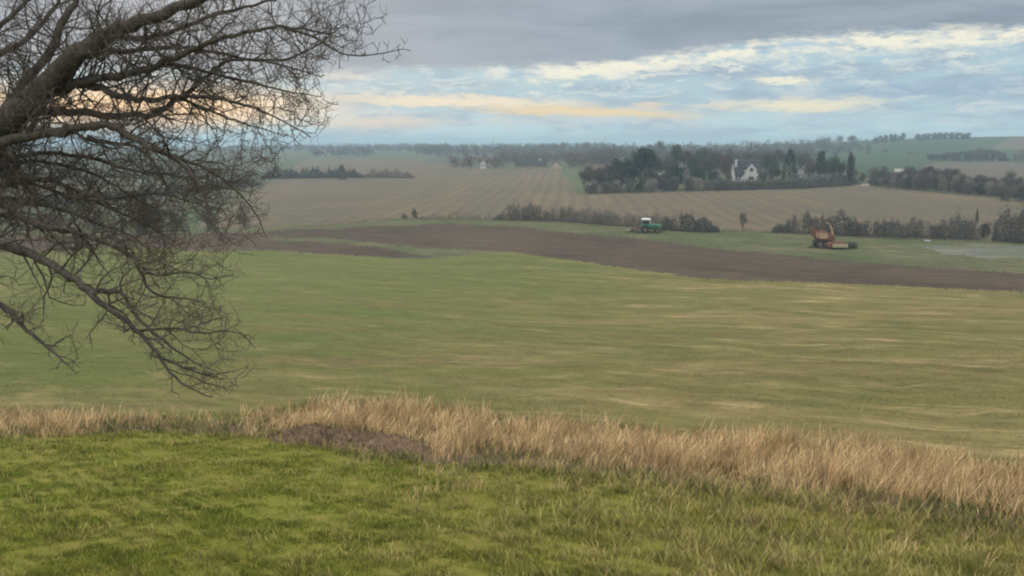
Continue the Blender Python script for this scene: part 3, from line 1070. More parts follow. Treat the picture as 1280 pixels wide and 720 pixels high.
def tree(px, top, wpx, d, kind, mat, label, group=None, cat=None, base=None):
    """stands at column px, d metres out; its top reaches pixel row top, wpx pixels wide"""
    p = stand(px, d) if base is None else base
    ppm = px_per_m(p)
    ztop = CZ - p.y * float(slope(top))
    h = max(ztop - p.z, 1.0)
    w = wpx / ppm
    tm, cm = proto(kind, PYR.randrange(4))
    e = empty('tree' if cat == 'tree' else NAMES[kind], p, label, cat or ('bush' if kind == 'bush' else 'tree'), PYR.random() * 6.28, group)
    e.scale = (w / 8, w / 8, h / 10)
    t = link('trunk', tm, None, e)
    c = link('crown', cm, None, e)
    c.material_slots[0].link = 'OBJECT'
    c.material_slots[0].material = mat
    return e


def hedge(name, pts, mat, label, thick=2.4, dens=210, length=0.7, width=0.06, rough=0.4, cat='hedge', d=None, ends=(1, 1)):
    """pts: (px, base row, top row) along the hedge"""
    g = []
    for q in pts:
        p = ground(q[0], q[1]) if d is None else stand(q[0], d)
        g.append((p, max(0.5, (q[1] - q[2]) / px_per_m(p)) if d is None else max(.5, CZ - p.y * float(slope(q[2])) - p.z)))
    c = g[0][0]
    P, D = [], []
    ph = RNG.uniform(0, 6, 4)
    s0 = 0.0
    Lt = sum((q[0] - p[0]).length for p, q in zip(g[:-1], g[1:]))
    for (a, ha), (b, hb) in zip(g[:-1], g[1:]):
        L = (b - a).length
        hm = (ha + hb) / 2
        m = int(L * dens * max(1.0, hm / 2))
        t = RNG.random(m)
        s = s0 + t * L
        s0 += L
        w = 0.5 * np.sin(s * .9 + ph[0]) + 0.4 * np.sin(s * 2.1 + ph[1]) + 0.35 * np.sin(s * .37 + ph[2]) + .3 * np.sin(s * 4.3 + ph[3])
        h = (ha + (hb - ha) * t) * (0.86 + rough * .62 * w) * np.clip(0.22 + np.minimum(s if ends[0] else 99, Lt - s if ends[1] else 99) / (1.1 * hm + .5), .22, 1)
        zf = 0.94 * RNG.random(m) ** 1.15 * (1 + .22 * np.abs(RNG.normal(0, 1, m)) * (RNG.random(m) > .6))
        across = RNG.normal(0, 1, m) * thick * .36 * np.sqrt(np.clip(1.05 - .75 * zf, .1, 1))
        dr = (b - a).normalized()
        x = a.x + (b.x - a.x) * t - dr.y * across
        y = a.y + (b.y - a.y) * t + dr.x * across
        # thin places where the far side shows through
        thin = np.sin(s * 1.3 + ph[3]) + np.sin(s * 3.1 + ph[0]) + np.sin(s * .5 + ph[1])
        k = RNG.random(m) < np.clip(1.05 - .45 * np.clip(thin, 0, 2) * (0.35 + zf), .2, 1)
        x, y, zf, h, across = x[k], y[k], zf[k], h[k], across[k]
        m = len(x)
        P.append(np.stack([x, y, terrain(x, y) + zf * h], -1))
        D.append(np.stack([-dr.y * across * .4 + RNG.normal(0, .3, m), dr.x * across * .4 + RNG.normal(0, .3, m), np.full(m, .9)], -1))
    P, D = np.concatenate(P), np.concatenate(D)
    V = slivers(P, D, length, width, .7)
    V[:, 2] = np.maximum(V[:, 2], terrain(V[:, 0], V[:, 1]) - .1)
    me = mesh_np(name, V - np.array(c), np.arange(len(V)).reshape(-1, 3))
    o = link(name, me, mat)
    o.location = c
    return tag(o, label, cat)


def wood_mass(name, segs, mat, label, cat='woodland', n_per=64):
    """many small crowns merged: a far off wood that reads as one mass. segs: px0, px1, d0, d1, count, height"""
    P, D, S = [], [], []
    for px0, px1, d0, d1, cnt, hh in segs:
        for _ in range(cnt):
            d = math.exp(RNG.uniform(math.log(d0), math.log(d1)))
            px = RNG.uniform(px0, px1)
            x = (px - 640) / F * d
            z = float(terrain(x, d))
            h = hh * RNG.uniform(.55, 1.15)
            w = h * RNG.uniform(.7, 1.1)
            b = ball(n_per, RNG, .5)
            P.append(np.array([x, d, z + h * .52]) + b * np.array([w * .5, w * .5, h * .5]))
            D.append(b + np.array([0, 0, .6]))
            S.append(np.full(n_per, h))
    P, D, S = np.concatenate(P), np.concatenate(D), np.concatenate(S)
    V = slivers(P, D, S * .16, S * .04, .8)
    o = link(name, mesh_np(name, V, np.arange(len(V)).reshape(-1, 3)), mat)
    return tag(o, label, cat, kind='stuff')


# --- the wood round the white house
WG = 'bare trees of the wood round the white house'
WL = 'bare grey brown tree among others in the wood around the white house'
tree(800, 181, 56, 372, 'ever', L_EVER, 'broad dark evergreen, the darkest and widest crown left of the white house')
tree(776, 196, 30, 378, 'ever', L_EVER, 'smaller dark evergreen touching the left side of the broad dark evergreen')
tree(986, 185, 20, 385, 'conifer', L_EVER, 'tall narrow pointed dark conifer right of the white house')
tree(908, 191, 27, 395, 'bare', L_GOLD, 'orange brown autumn tree directly left of the white house')
tree(843, 178, 22, 470, 'ever', L_OLIVE, 'tall greenish tree rising behind the middle of the wood')
tree(825, 173, 15, 900, 'bare', L_BARE, 'rounded lone tree standing above the skyline over the wood')
tree(880, 182, 28, 480, 'ever', L_OLIVE, 'rounded dark green tree behind the orange brown autumn tree')
tree(962, 190, 34, 445, 'bare', L_OLIVE, 'greenish bare tree between the white house and the narrow conifer')
tree(1025, 184, 17, 392, 'ever', L_OLIVE, 'tall slender green tree right of the narrow conifer')
tree(1062, 188, 12, 388, 'ever', L_OLIVE, 'slender green tree at the right end of the wood')
tree(1044, 193, 32, 386, 'bare', L_OLIVE, 'rounded greenish tree near the right end of the wood')
for i, (px, top, w) in enumerate([(846, 206, 26), (872, 208, 30), (893, 213, 22)]):
    tree(px, top, w, 362, 'ever', L_EVER, ['leftmost of three squat dark evergreens at the front of the wood',
                                           'middle one of three squat dark evergreens at the front of the wood',
                                           'smallest of three squat dark evergreens, nearest the orange brown tree'][i])
for px, top, w, d, m in [(742, 203, 24, 362, L_BARE), (752, 199, 26, 385, L_RED), (764, 204, 24, 360, L_BARE), (776, 201, 22, 400, L_RED), (745, 212, 22, 352, L_BARE),
                         (760, 214, 24, 350, L_OLIVE), (820, 193, 26, 400, L_BARE), (832, 188, 24, 440, L_RED), (858, 186, 30, 450, L_BARE),
                         (868, 193, 26, 410, L_OLIVE), (895, 186, 28, 470, L_RED), (885, 199, 22, 395, L_BARE), (915, 184, 26, 520, L_BARE), (935, 186, 28, 560, L_RED),
                         (952, 184, 26, 560, L_BARE), (972, 186, 28, 540, L_RED), (1005, 190, 22, 470, L_BARE), (1012, 196, 24, 400, L_RED), (1032, 196, 22, 420, L_BARE),
                         (1000, 188, 30, 560, L_BARE), (965, 201, 24, 395, L_OLIVE), (830, 209, 22, 366, L_OLIVE), (812, 208, 26, 358, L_BARE),
                         (730, 206, 16, 372, L_RED), (755, 208, 20, 372, L_BARE), (770, 211, 22, 364, L_RED), (785, 214, 24, 356, L_BARE)]:
    tree(px, top, w, d, 'bare', m, WL, WG)
for px, top, w, d, m in [(742, 222, 20, 347, L_HEDGE), (756, 224, 20, 346, L_BRAMBLE), (770, 223, 22, 347, L_HEDGE), (785, 220, 22, 348, L_BRAMBLE), (801, 219, 24, 350, L_OLIVE),
                         (815, 221, 22, 349, L_HEDGE), (829, 219, 22, 351, L_BRAMBLE), (843, 217, 22, 352, L_BRAMBLE), (858, 219, 22, 352, L_BRAMBLE), (872, 219, 22, 353, L_HEDGE), (886, 222, 20, 354, L_BRAMBLE),
                         (734, 228, 14, 346, L_HEDGE)]:
    tree(px, top, w, d, 'bush', m, 'grey green bush in the row along the front left of the wood', 'bushes along the front of the wood')
hedge('hedge', [(880, 238.5, 222), (920, 237.5, 224), (960, 236.5, 224), (1000, 235.5, 222), (1040, 233, 218), (1069, 230.5, 217)], L_BRAMBLE,
      'dense dark clipped hedge below the white house and conifer', thick=4, dens=150, length=.8, width=.14, rough=.15)

for px, top, w in [(950, 214, 12), (956, 211, 12), (912, 214, 10)]:
    tree(px, top, w, 402, 'bush', L_OLIVE, 'garden shrub close in front of the white house', 'garden shrubs at the white house')

# --- bare reddish thicket right of the wood
k = 0
for px in np.arange(1094, 1330, 7.5):
    base = np.interp(px, [1088, 1280], [233, 250])
    g0 = ground(px, base)
    for r in range(2):
        top = np.interp(px, [1088, 1130, 1180, 1215, 1290], [214, 207, 208, 218, 222]) + RNG.uniform(-2, 4) + (0 if r else 6)
        tree(px + RNG.uniform(-3, 3), top, RNG.uniform(17, 25), g0.y + (4 if not r else 24) + RNG.uniform(0, 10), 'bare' if r else 'bush', [L_RED, L_BARE, L_HEDGE, L_RED][k % 4],
             'reddish brown bare tree in the thicket right of the gravel track' if r else 'low bare shrub along the front of the thicket right of the gravel track',
             'bare trees of the right hand thicket' if r else 'shrubs of the right hand thicket')
        k += 1
for px, top, w, d in [(1228, 216, 20, 420), (1262, 212, 24, 430), (1252, 226, 22, 300), (1278, 224, 30, 296), (1078, 214, 14, 430), (1068, 209, 14, 470), (1092, 207, 18, 470), (1106, 205, 16, 480)]:
    tree(px, top, w, d, 'bush', L_TAN if d > 420 else L_BRAMBLE, 'scrubby bush beside the thicket on the right', 'scrub beside the right hand thicket')

# --- hedgerow across the valley
hedge('hedgerow', [(618, 274.5, 262), (640, 275, 255), (668, 275.5, 254), (690, 276, 257), (707, 276.5, 260)], L_HEDGE, 'ragged bare hedgerow left of the green tractor, its left stretch', ends=(1, 0))
hedge('hedgerow', [(707, 277, 260), (725, 278, 256), (745, 280, 260), (770, 282, 266), (800, 284, 266), (831, 287.5, 267.5)], L_HEDGE, 'ragged bare hedgerow directly behind the green tractor', ends=(0, 0))
hedge('hedgerow', [(831, 287.5, 267.5), (850, 289, 267), (870, 289.5, 269), (885, 290, 271), (899, 290, 275)], L_BRAMBLE, 'dark thick end of the hedgerow just right of the green tractor', dens=190, ends=(0, 1))
hedge('hedgerow', [(966, 290, 270), (985, 291, 265), (1012, 292, 266), (1037, 293, 269)], L_BRAMBLE, 'dark hedge behind the left side of the orange machine', dens=190, ends=(1, 0))
hedge('hedgerow', [(1036, 294, 268), (1052, 294, 267), (1075, 295, 271), (1107, 296, 274)], L_BRAMBLE, 'dark hedge directly right of the orange machine', dens=190, ends=(0, 0))
hedge('hedgerow', [(1107, 296, 275), (1135, 297, 274), (1160, 298, 271), (1190, 299, 269), (1212, 299, 271), (1224, 300, 280)], L_BRAMBLE, 'long dark hedge above the grey muddy patch', dens=190, ends=(0, 0))
hedge('hedgerow', [(1240, 301, 276), (1256, 302, 262), (1275, 303, 259), (1310, 305, 262), (1350, 306, 262)], L_BRAMBLE, 'tall dark hedge at the right edge above the mud', dens=190, thick=2.8, ends=(0, 0))
tree(1229, 274, 22, ground(1229, 298).y, 'bush', L_TAN, 'thin pale scrub in the gap left of the tall right edge hedge')
tree(1219, 259, 5, ground(1219, 297).y, 'bare', L_TAN, 'thin bare sapling standing in the gap of the right hedge')
tree(928, 262, 16, ground(928, 289).y, 'bare', L_HEDGE, 'thin lone bare sapling in the gap between tractor and orange machine')
tree(518, 259, 11, ground(518, 273.5).y, 'bush', L_HEDGE, 'small dark round bush standing alone at the stubble edge')
tree(506, 266, 13, ground(506, 273).y, 'bush', L_HEDGE, 'low brown scrub bush left of the small dark round bush')
hedge('scrub', [(524, 273.5, 267), (545, 274, 266.5), (565, 274, 265), (590, 274, 266), (618, 274.5, 265)], L_HEDGE, 'low brown scrub joining the small dark bush to the hedgerow', thick=1.6, dens=70, cat='scrub', rough=.6)
# dry growth along the foot of the hedges
hedge('dry_scrub', [(400, 283, 279), (440, 280, 276), (480, 276, 271), (520, 275, 271), (560, 276, 272), (610, 276.5, 272.5)], L_TAN, 'pale dry weeds along the near edge of the stubble field', thick=1.6, dens=22, length=.45, width=.03, cat='weeds', rough=.5)['kind'] = 'stuff'
hedge('dry_scrub', [(900, 291, 285), (930, 291, 283), (965, 292, 286), (1010, 294, 289)], L_TAN, 'pale dry weeds in the hedge gap left of the orange machine', thick=1.6, dens=22, length=.45, width=.03, cat='weeds', rough=.5)['kind'] = 'stuff'
hedge('dry_scrub', [(1066, 298, 291), (1100, 299, 292), (1140, 300, 294), (1185, 301, 296), (1235, 303, 297)], L_TAN, 'pale dry weeds at the foot of the hedge above the mud', thick=1.8, dens=22, length=.45, width=.03, cat='weeds', rough=.5)['kind'] = 'stuff'

# --- left side, behind the bare tree
hedge('hedgerow', [(325, 224, 211), (360, 223, 211), (400, 222.5, 211), (430, 222, 210), (455, 222, 213)], L_BRAMBLE, 'dark hedge above the left stubble field, its thicker left half', thick=4, dens=200, length=.9, width=.09, rough=.5)
hedge('hedgerow', [(455, 222, 213), (480, 222, 211), (500, 222, 213), (518, 222, 215)], L_HEDGE, 'thinner brown end of the hedge above the left stubble field', thick=3.5, dens=140, length=.9, width=.08, rough=.5)
tree(428, 205, 9, 485, 'conifer', L_BRAMBLE, 'small pointed tree sticking out of the dark hedge above the stubble')
for px, t, w, b, m, lab in [(305, 249, 26, 285, L_HEDGE, 'dark rounded bush at the left corner of the stubble field'),
                            (262, 258, 30, 288, L_HEDGE, 'dark bush seen through the drooping twigs beside the brown soil'),
                            (182, 246, 66, 283, L_BRAMBLE, 'wide dark thicket seen through the twigs of the bare tree'),
                            (118, 254, 44, 286, L_HEDGE, 'dark bush left of the wide thicket behind the bare tree'),
                            (222, 260, 34, 289, L_TAN, 'pale yellowish bush right of the wide thicket behind the bare tree'),
                            (172, 276, 34, 292, L_TAN, 'low pale bush in front of the wide thicket behind the bare tree'),
                            (60, 258, 46, 288, L_HEDGE, 'brown bush near the left edge behind the bare tree'),
                            (200, 280, 22, 300, L_RED, 'reddish scrub by the soil strip behind the bare tree')]:
    tree(px, t, w, ground(px, b).y, 'bush', m, lab)
hedge('hedgerow', [(-120, 262, 246), (-20, 260, 246), (60, 256, 243), (120, 252, 241), (180, 248, 238), (250, 240, 229), (320, 232, 220)], L_BRAMBLE, 'dark hedge slanting across the pastures behind the bare tree', thick=4, dens=110, length=1.0, width=.14, rough=.4)
hedge('hedgerow', [(-120, 226, 215), (-20, 227, 216), (60, 225, 214), (140, 222, 213), (230, 221, 212), (320, 220, 211)], L_HEDGE, 'far brown hedge below the horizon behind the bare tree', thick=5, dens=80, length=1.4, width=.18, rough=.4)

# --- the green hill
for i, (px, top, w) in enumerate([(1094, 171, 9), (1100, 168, 10), (1107, 167, 11), (1113, 166, 10), (1119, 166, 10), (1124, 168, 9), (1129, 164, 9)]):
    tree(px, top, w, 1225 + 6 * i, 'bush', L_BARE, 'tree in the left clump on top of the green hill', 'left clump on the hilltop', 'tree')
for i, px in enumerate(np.arange(1147, 1216, 7.0)):
    tree(px, 165.5 - 1.5 * math.sin((px - 1147) / 70 * 3.1) + RNG.uniform(-.6, .8), 13, 1262 + 5 * (i % 3), 'bush', L_BARE, 'tree in the long right clump on top of the green hill', 'right clump on the hilltop', 'tree')
tree(1065, 167.5, 13, 1260, 'bare', L_BARE, 'lone rounded tree on the skyline left of the green hilltop')
tree(1107, 186, 13, 1000, 'bush', L_HEDGE, 'dark bush alone in the middle of the green hillside')
tree(1137, 189, 11, 950, 'bush', L_HEDGE, 'left one of two joined dark bushes on the green hillside')
tree(1146, 190, 10, 948, 'bush', L_HEDGE, 'right one of two joined dark bushes on the green hillside')
for px in np.arange(1164, 1258, 6.0):
    top = np.interp(px, [1164, 1200, 1235, 1256], [191, 187, 183, 188]) + RNG.uniform(-1, 1.5)
    tree(px, top, 14, 800 + RNG.uniform(-8, 30), 'bush', L_HEDGE if int(px) % 2 else L_RED, 'dark tree in the belt across the right of the green hill', 'tree belt on the hillside', 'tree')
for px, top, w, d in [(1268, 188, 14, 800), (1276, 184, 16, 815), (1286, 182, 18, 820), (1300, 182, 18, 820)]:
    tree(px, top, w, d, 'bush', L_HEDGE, 'dark tree at the right edge below the brown hilltop field', 'trees at the right edge of the hill', 'tree')
tree(1258, 196, 9, 795, 'bush', L_TAN, 'pale tan bush between the tree belt and the right edge trees')

# --- skyline trees that stand out
for px, top, w, d, k, lab in [(555, 177, 9, 1500, 'bare', 'rounded tree above the skyline left of the thin mast'),
                              (528, 180, 10, 1500, 'bare', 'low tree on the skyline left of the rounded tree'),
                              (677, 178.5, 3.5, 1400, 'conifer', 'leftmost thin pointed tree on the skyline above the cream gabled house'),
                              (687, 179, 3.5, 1400, 'conifer', 'thin pointed tree on the skyline right above the cream gabled house'),
                              (703, 177, 12, 1300, 'bare', 'rounded tree on the skyline right of the pointed pair'),
                              (721, 177.5, 4, 1300, 'conifer', 'thin pointed tree on the skyline above the left end of the wood'),
                              (733, 176, 13, 1300, 'bare', 'bushy tree on the skyline above the left end of the wood'),
                              (767, 178, 8, 1250, 'bare', 'small tree on the skyline left of the broad dark evergreen'),
                              (812, 178, 10, 1000, 'bare', 'low tree on the skyline beside the rounded lone tree'),
                              (938, 176, 5, 1000, 'conifer', 'small pointed tree on the skyline above the white house')]:
    tree(px, top, w, d, k, L_BARE, lab)

# --- far woods
wood_mass('distant_woodland', [(330, 560, 1350, 2700, 420, 13), (520, 760, 1000, 2600, 650, 12), (395, 470, 1000, 1300, 50, 10)], L_BARE,
          'hazy band of far woods along the skyline left of centre')
wood_mass('village_trees', [(560, 760, 620, 800, 75, 9), (625, 760, 700, 1100, 170, 9), (566, 592, 605, 640, 10, 9), (610, 626, 605, 640, 8, 9), (708, 735, 600, 680, 16, 10)], L_RED,
          'brownish garden trees massed around the distant village')
wood_mass('hill_woodland', [(740, 1010, 640, 1200, 420, 12), (930, 1090, 900, 1240, 130, 10), (740, 1060, 1100, 1600, 200, 11)], L_BARE,
          'grey woods covering the rise behind the white house')
wood_mass('valley_woodland', [(-200, 345, 700, 2600, 380, 11), (-200, 345, 480, 700, 45, 7)], L_HEDGE,
          'scattered far trees seen through the bare tree')
# ------------------------------------------------------------------ buildings
P_WHITE = paint_mat('white_render', (0.60, 0.59, 0.57), (0.40, 0.39, 0.37), 0.8, scale=0.8, amt=0.4)
P_CREAM = paint_mat('cream_render', (0.48, 0.42, 0.28), (0.36, 0.31, 0.21), 0.8, scale=0.8, amt=0.4)
P_BRICK = paint_mat('brick', (0.28, 0.15, 0.11), (0.2, 0.11, 0.085), 0.9, scale=1.0)
P_SLATE = paint_mat('slate', (0.05, 0.053, 0.06), (0.035, 0.036, 0.04), 0.9, scale=1.5, spec=0.08)
P_TILE = paint_mat('brown_tile', (0.13, 0.09, 0.075), (0.08, 0.062, 0.055), 0.8, scale=1.5)
P_PALE = paint_mat('pale_sheet', (0.62, 0.62, 0.6), (0.42, 0.42, 0.4), 0.6, scale=0.8)
P_GLASS = paint_mat('dark_glass', (0.03, 0.035, 0.04), (0.05, 0.055, 0.06), 0.15, scale=2, spec=0.5)
P_STONE = paint_mat('stone', (0.36, 0.34, 0.3), (0.24, 0.22, 0.19), 0.9, scale=1.5)


def gable_body(mb, x0, x1, y0, y1, wh, rh):
    """walls with gables facing -y and +y, ridge along y"""
    xm = (x0 + x1) / 2
    mb.prism([(x0, -0.4), (x1, -0.4), (x1, wh), (xm, wh + rh), (x0, wh)], y0, y1)


def gable_roof(mb, x0, x1, y0, y1, wh, rh, over=0.35, th=0.18):
    xm = (x0 + x1) / 2
    s = rh / (xm - x0)
    for sx in (-1, 1):
        xe = xm + sx * ((x1 - x0) / 2 + over)
        ze = wh - over * s
        mb.prism([(xe, ze + .03), (xm, wh + rh + .03), (xm, wh + rh + .03 + th), (xe, ze + .03 + th)], y0 - over, y1 + over)


def house(px, d, w, dep, wh, rh, wall, roof, rot, label, chimney=True, windows=True, sink=0.0):
    p = stand(px, d)
    p.z -= sink
    e = empty('house', p, label, 'house', rot)
    b = MB()
    gable_body(b, -w / 2, w / 2, -dep / 2, dep / 2, wh, rh)
    b.build('wall', wall, e)
    b = MB()
    gable_roof(b, -w / 2, w / 2, -dep / 2, dep / 2, wh, rh)
    r = b.build('roof', roof, e)
    if chimney:
        b = MB()
        b.box((0, dep / 2 - .6, wh + rh + .3), (.8, .6, 1.5))
        b.box((0, dep / 2 - .6, wh + rh + 1.15), (.95, .75, .18))
        b.build('chimney', P_BRICK, r)
    if windows:
        for x in (-w * .22, w * .22):
            b = MB()
            b.box((x, -dep / 2 - .02, wh * .55), (.9, .1, 1.2))
            wn = b.build('window', P_WHITE, e)
            b = MB()
            b.box((x, -dep / 2 - .06, wh * .55), (.74, .06, 1.04))
            b.build('pane', P_GLASS, wn)
    return e


def white_house():
    p = stand(935, 412)
    e = empty('white_house', p, 'large white house with dark roof and pointed front gable in the wood', 'house', 0.05)
    # main block, ridge left to right
    W, Dp, WH, RH = 13.0, 8.6, 3.4, 6.6
    b = MB()
    b.prism_y([(0, -.5), (Dp, -.5), (Dp, WH), (Dp / 2, WH + RH), (0, WH)], -W / 2 + .5, W / 2)
    b.build('wall', P_WHITE, e)
    b = MB()
    s = RH / (Dp / 2)
    for sy in (0, 1):
        ye = -.4 if sy == 0 else Dp + .4
        b.prism_y([(ye, WH - .4 * s + .03), (Dp / 2, WH + RH + .03), (Dp / 2, WH + RH + .25), (ye, WH - .4 * s + .25)], -W / 2 + .2, W / 2 + .3)
    r = b.build('roof', P_SLATE, e)
    b = MB()
    b.box((.1, Dp / 2, WH + RH + .3), (W - .4, .4, .16))
    b.build('ridge', P_STONE, r)
    b = MB()
    b.box((-W / 2 + .95, Dp / 2 - 3.0, WH + RH - 1.2), (.9, .8, 3.0))
    b.box((-W / 2 + .95, Dp / 2 - 3.0, WH + RH + .4), (1.05, .95, .16))
    b.cyl((-W / 2 + .75, Dp / 2 - 3.0, WH + RH + .45), (-W / 2 + .75, Dp / 2 - 3.0, WH + RH + .85), .13, n=10)
    b.cyl((-W / 2 + 1.2, Dp / 2 - 3.0, WH + RH + .45), (-W / 2 + 1.2, Dp / 2 - 3.0, WH + RH + .85), .13, n=10)
    b.build('chimney', P_WHITE, r)
    # front gable
    x0, x1 = -1.6, 3.4
    b = MB()
    gable_body(b, x0, x1, -1.6, 3.6, 6.3, 2.9)
    g = b.build('gable', P_WHITE, e)
    b = MB()
    gable_roof(b, x0, x1, -1.6, 3.6, 6.3, 2.9, .3, .2)
    b.build('gable_roof', P_SLATE, e)
    xm = (x0 + x1) / 2
    for zc, ww, hh in ((6.0, 1.5, 1.7), (2.2, 2.4, 1.6)):
        b = MB()
        b.box((xm, -1.62, zc), (ww, .12, hh))
        f = b.build('window', P_STONE, e)
        b = MB()
        for sx in (-1, 1):
            b.box((xm + sx * ww * .24, -1.67, zc), (ww * .42, .06, hh - .22))
        b.build('pane', P_GLASS, f)
    # low wings with sloping white gable ends either side
    for xa, xb, nm in ((-5.0, -1.62, 'wing'), (3.42, 7.0, 'wing')):
        b = MB()
        if xa < 0:
            b.prism([(xa, -.5), (xb, -.5), (xb, 4.2), (xb - .6, 4.2), (xa, 1.0)], -1.2, 1.5)
        else:
            b.prism([(xa, -.5), (xb, -.5), (xb, 1.0), (xa + .8, 4.4), (xa, 4.4)], -1.2, 1.5)
        b.build(nm, P_WHITE, e)
        b = MB()
        if xa < 0:
            b.prism([(xa - .2, .83), (xb - .6, 4.24), (xb - .6, 4.42), (xa - .2, 1.01)], -1.4, 1.5)
        else:
            b.prism([(xb + .2, .83), (xa + .8, 4.44), (xa + .8, 4.62), (xb + .2, 1.01)], -1.4, 1.5)
        b.build('wing_roof', P_SLATE, e)
    b = MB()
    b.box((-5.6, -.02, 1.9), (1.0, .1, 1.2))
    f = b.build('window', P_STONE, e)
    b = MB()
    b.box((-5.6, -.06, 1.9), (.8, .06, 1.0))
    b.build('pane', P_GLASS, f)


white_house()
house(604, 612, 3.8, 7, 3.6, 2.2, P_WHITE, P_TILE, 0.0, 'small white gabled house between two dark trees on the field edge')
house(695, 600, 7.0, 9, 1.6, 3.2, P_CREAM, P_TILE, 0.0, 'cream house with a steep triangular gable on the far field edge')
house(664, 640, 5.5, 22, 1.8, 2.4, P_BRICK, P_SLATE, math.pi / 2, 'long low dark roofed barn left of the cream gabled house', chimney=False)
house(745, 430, 5.5, 6, 6.0, 2.2, P_BRICK, P_TILE, math.pi / 2 + .2, 'grey roofed house half hidden at the left end of the wood')
house(776, 560, 3.4, 5, 8.0, 1.8, P_STONE, P_SLATE, .2, 'white house wall peeping out left of the broad dark evergreen')
house(662, 860, 5, 9, 4.0, 3, P_STONE, P_SLATE, .1, 'far white house among the village trees above the barn')
house(690, 900, 5, 8, 5, 3.4, P_STONE, P_TILE, .2, 'far stone house among the village trees above the cream gable')
house(672, 700, 5, 8, 3.6, 2.6, P_WHITE, P_SLATE, .5, 'pale house right behind the long dark barn')
house(997, 432, 3.6, 6, 5.0, 1.6, P_STONE, P_SLATE, .1, 'white wall of a house just right of the narrow conifer', chimney=False)
house(1123, 520, 3.6, 5, 1.6, 1.5, P_STONE, P_STONE, math.pi / 2, 'low pale roofed shed behind the right hand thicket', chimney=False)


def shed(px, d, label):
    p = stand(px, d)
    e = empty('shed', p, label, 'shed', 0.1)
    b = MB()
    b.prism([(-2.9, -.4), (2.9, -.4), (2.9, 5.2), (-2.9, 6.3)], -2, 2)
    b.build('wall', P_TILE, e)
    b = MB()
    b.prism([(-3.3, 6.4), (3.3, 5.15), (3.3, 5.5), (-3.3, 7.3)], -2.4, 2.4)
    b.build('roof', P_PALE, e)
    b = MB()
    b.box((0.4, -2.03, 2.4), (2.2, .08, 4.0))
    b.build('door', P_SLATE, e)


shed(823, 372, 'shed with a pale slanting roof right of the broad dark evergreen')


def mast():
    p = stand(617, 2200)
    e = empty('mast', p, 'thin lattice mast rising above the skyline', 'mast')
    h = CZ - p.y * float(slope(171)) - p.z
    b = MB()
    for sx in (-1, 1):
        for sy in (-1, 1):
            b.cyl((sx * 1.6, sy * 1.6, -1), (sx * .35, sy * .35, h), .3, .2, 6)
    for i in range(9):
        t0, t1 = i / 9, (i + 1) / 9
        w0, w1 = 1.6 - 1.25 * t0, 1.6 - 1.25 * t1
        for s in (-1, 1):
            b.cyl((-w0, s * w0, h * t0), (w1, s * w1, h * t1), .12, n=5)
            b.cyl((s * w0, -w0, h * t0), (s * w1, w1, h * t1), .12, n=5)
    b.build('lattice', P_SLATE, e)
    b = MB()
    for z in (.72, .86):
        b.box((0, 0, h * z), (5 * (1.2 - z), .3, .3))
    b.build('crossarm', P_SLATE, e)


mast()

# ------------------------------------------------------------------ machines in the field
T_GREEN = paint_mat('tractor_green', (0.05, 0.17, 0.105), (0.05, 0.12, 0.085), 0.5, scale=3, amt=.5)
T_LID = paint_mat('faded_green', (0.16, 0.48, 0.34), (0.1, 0.34, 0.22), 0.5, scale=3, amt=.4)
T_WHITE = paint_mat('cab_white', (0.8, 0.8, 0.78), (0.62, 0.6, 0.56), 0.5, scale=3, amt=.4)
T_RUBBER = paint_mat('rubber', (0.028, 0.027, 0.026), (0.06, 0.052, 0.044), 0.9, scale=6)
T_RIM = paint_mat('wheel_rim', (0.15, 0.12, 0.09), (0.11, 0.075, 0.055), 0.6, scale=6)
T_DARK = paint_mat('dark_iron', (0.06, 0.055, 0.05), (0.13, 0.07, 0.045), 0.8, scale=5)
T_RED = paint_mat('red_rust', (0.17, 0.07, 0.05), (0.11, 0.062, 0.045), 0.8, scale=5, amt=.7)
T_ORANGE = paint_mat('orange_rust', (0.20, 0.085, 0.055), (0.11, 0.068, 0.052), 0.9, scale=1.6, amt=.8)
T_PANEL = paint_mat('peeling_panel', (0.46, 0.33, 0.21), (0.24, 0.105, 0.065), 0.75, scale=2.6, amt=.9)
T_CREAM = paint_mat('cream_paint', (0.42, 0.38, 0.22), (0.28, 0.22, 0.13), 0.6, scale=2.0, amt=.8)
T_WOOD = paint_mat('grey_wood', (0.45, 0.38, 0.27), (0.3, 0.25, 0.18), 0.9, scale=3)


def wheel(parent, c, r, w, rim=0.58):
    b = MB()
    b.cyl((c[0], c[1] - w * .3, c[2]), (c[0], c[1] + w * .3, c[2]), r * rim, n=20)
    b.cyl((c[0], c[1] - w * .42, c[2]), (c[0], c[1] + w * .42, c[2]), r * .2, n=12)
    o = b.build('wheel', T_RIM, parent)
    b = MB()
    b.ring(c, True, r * rim * .97, r, w)
    b.build('tyre', T_RUBBER, o)
    return o


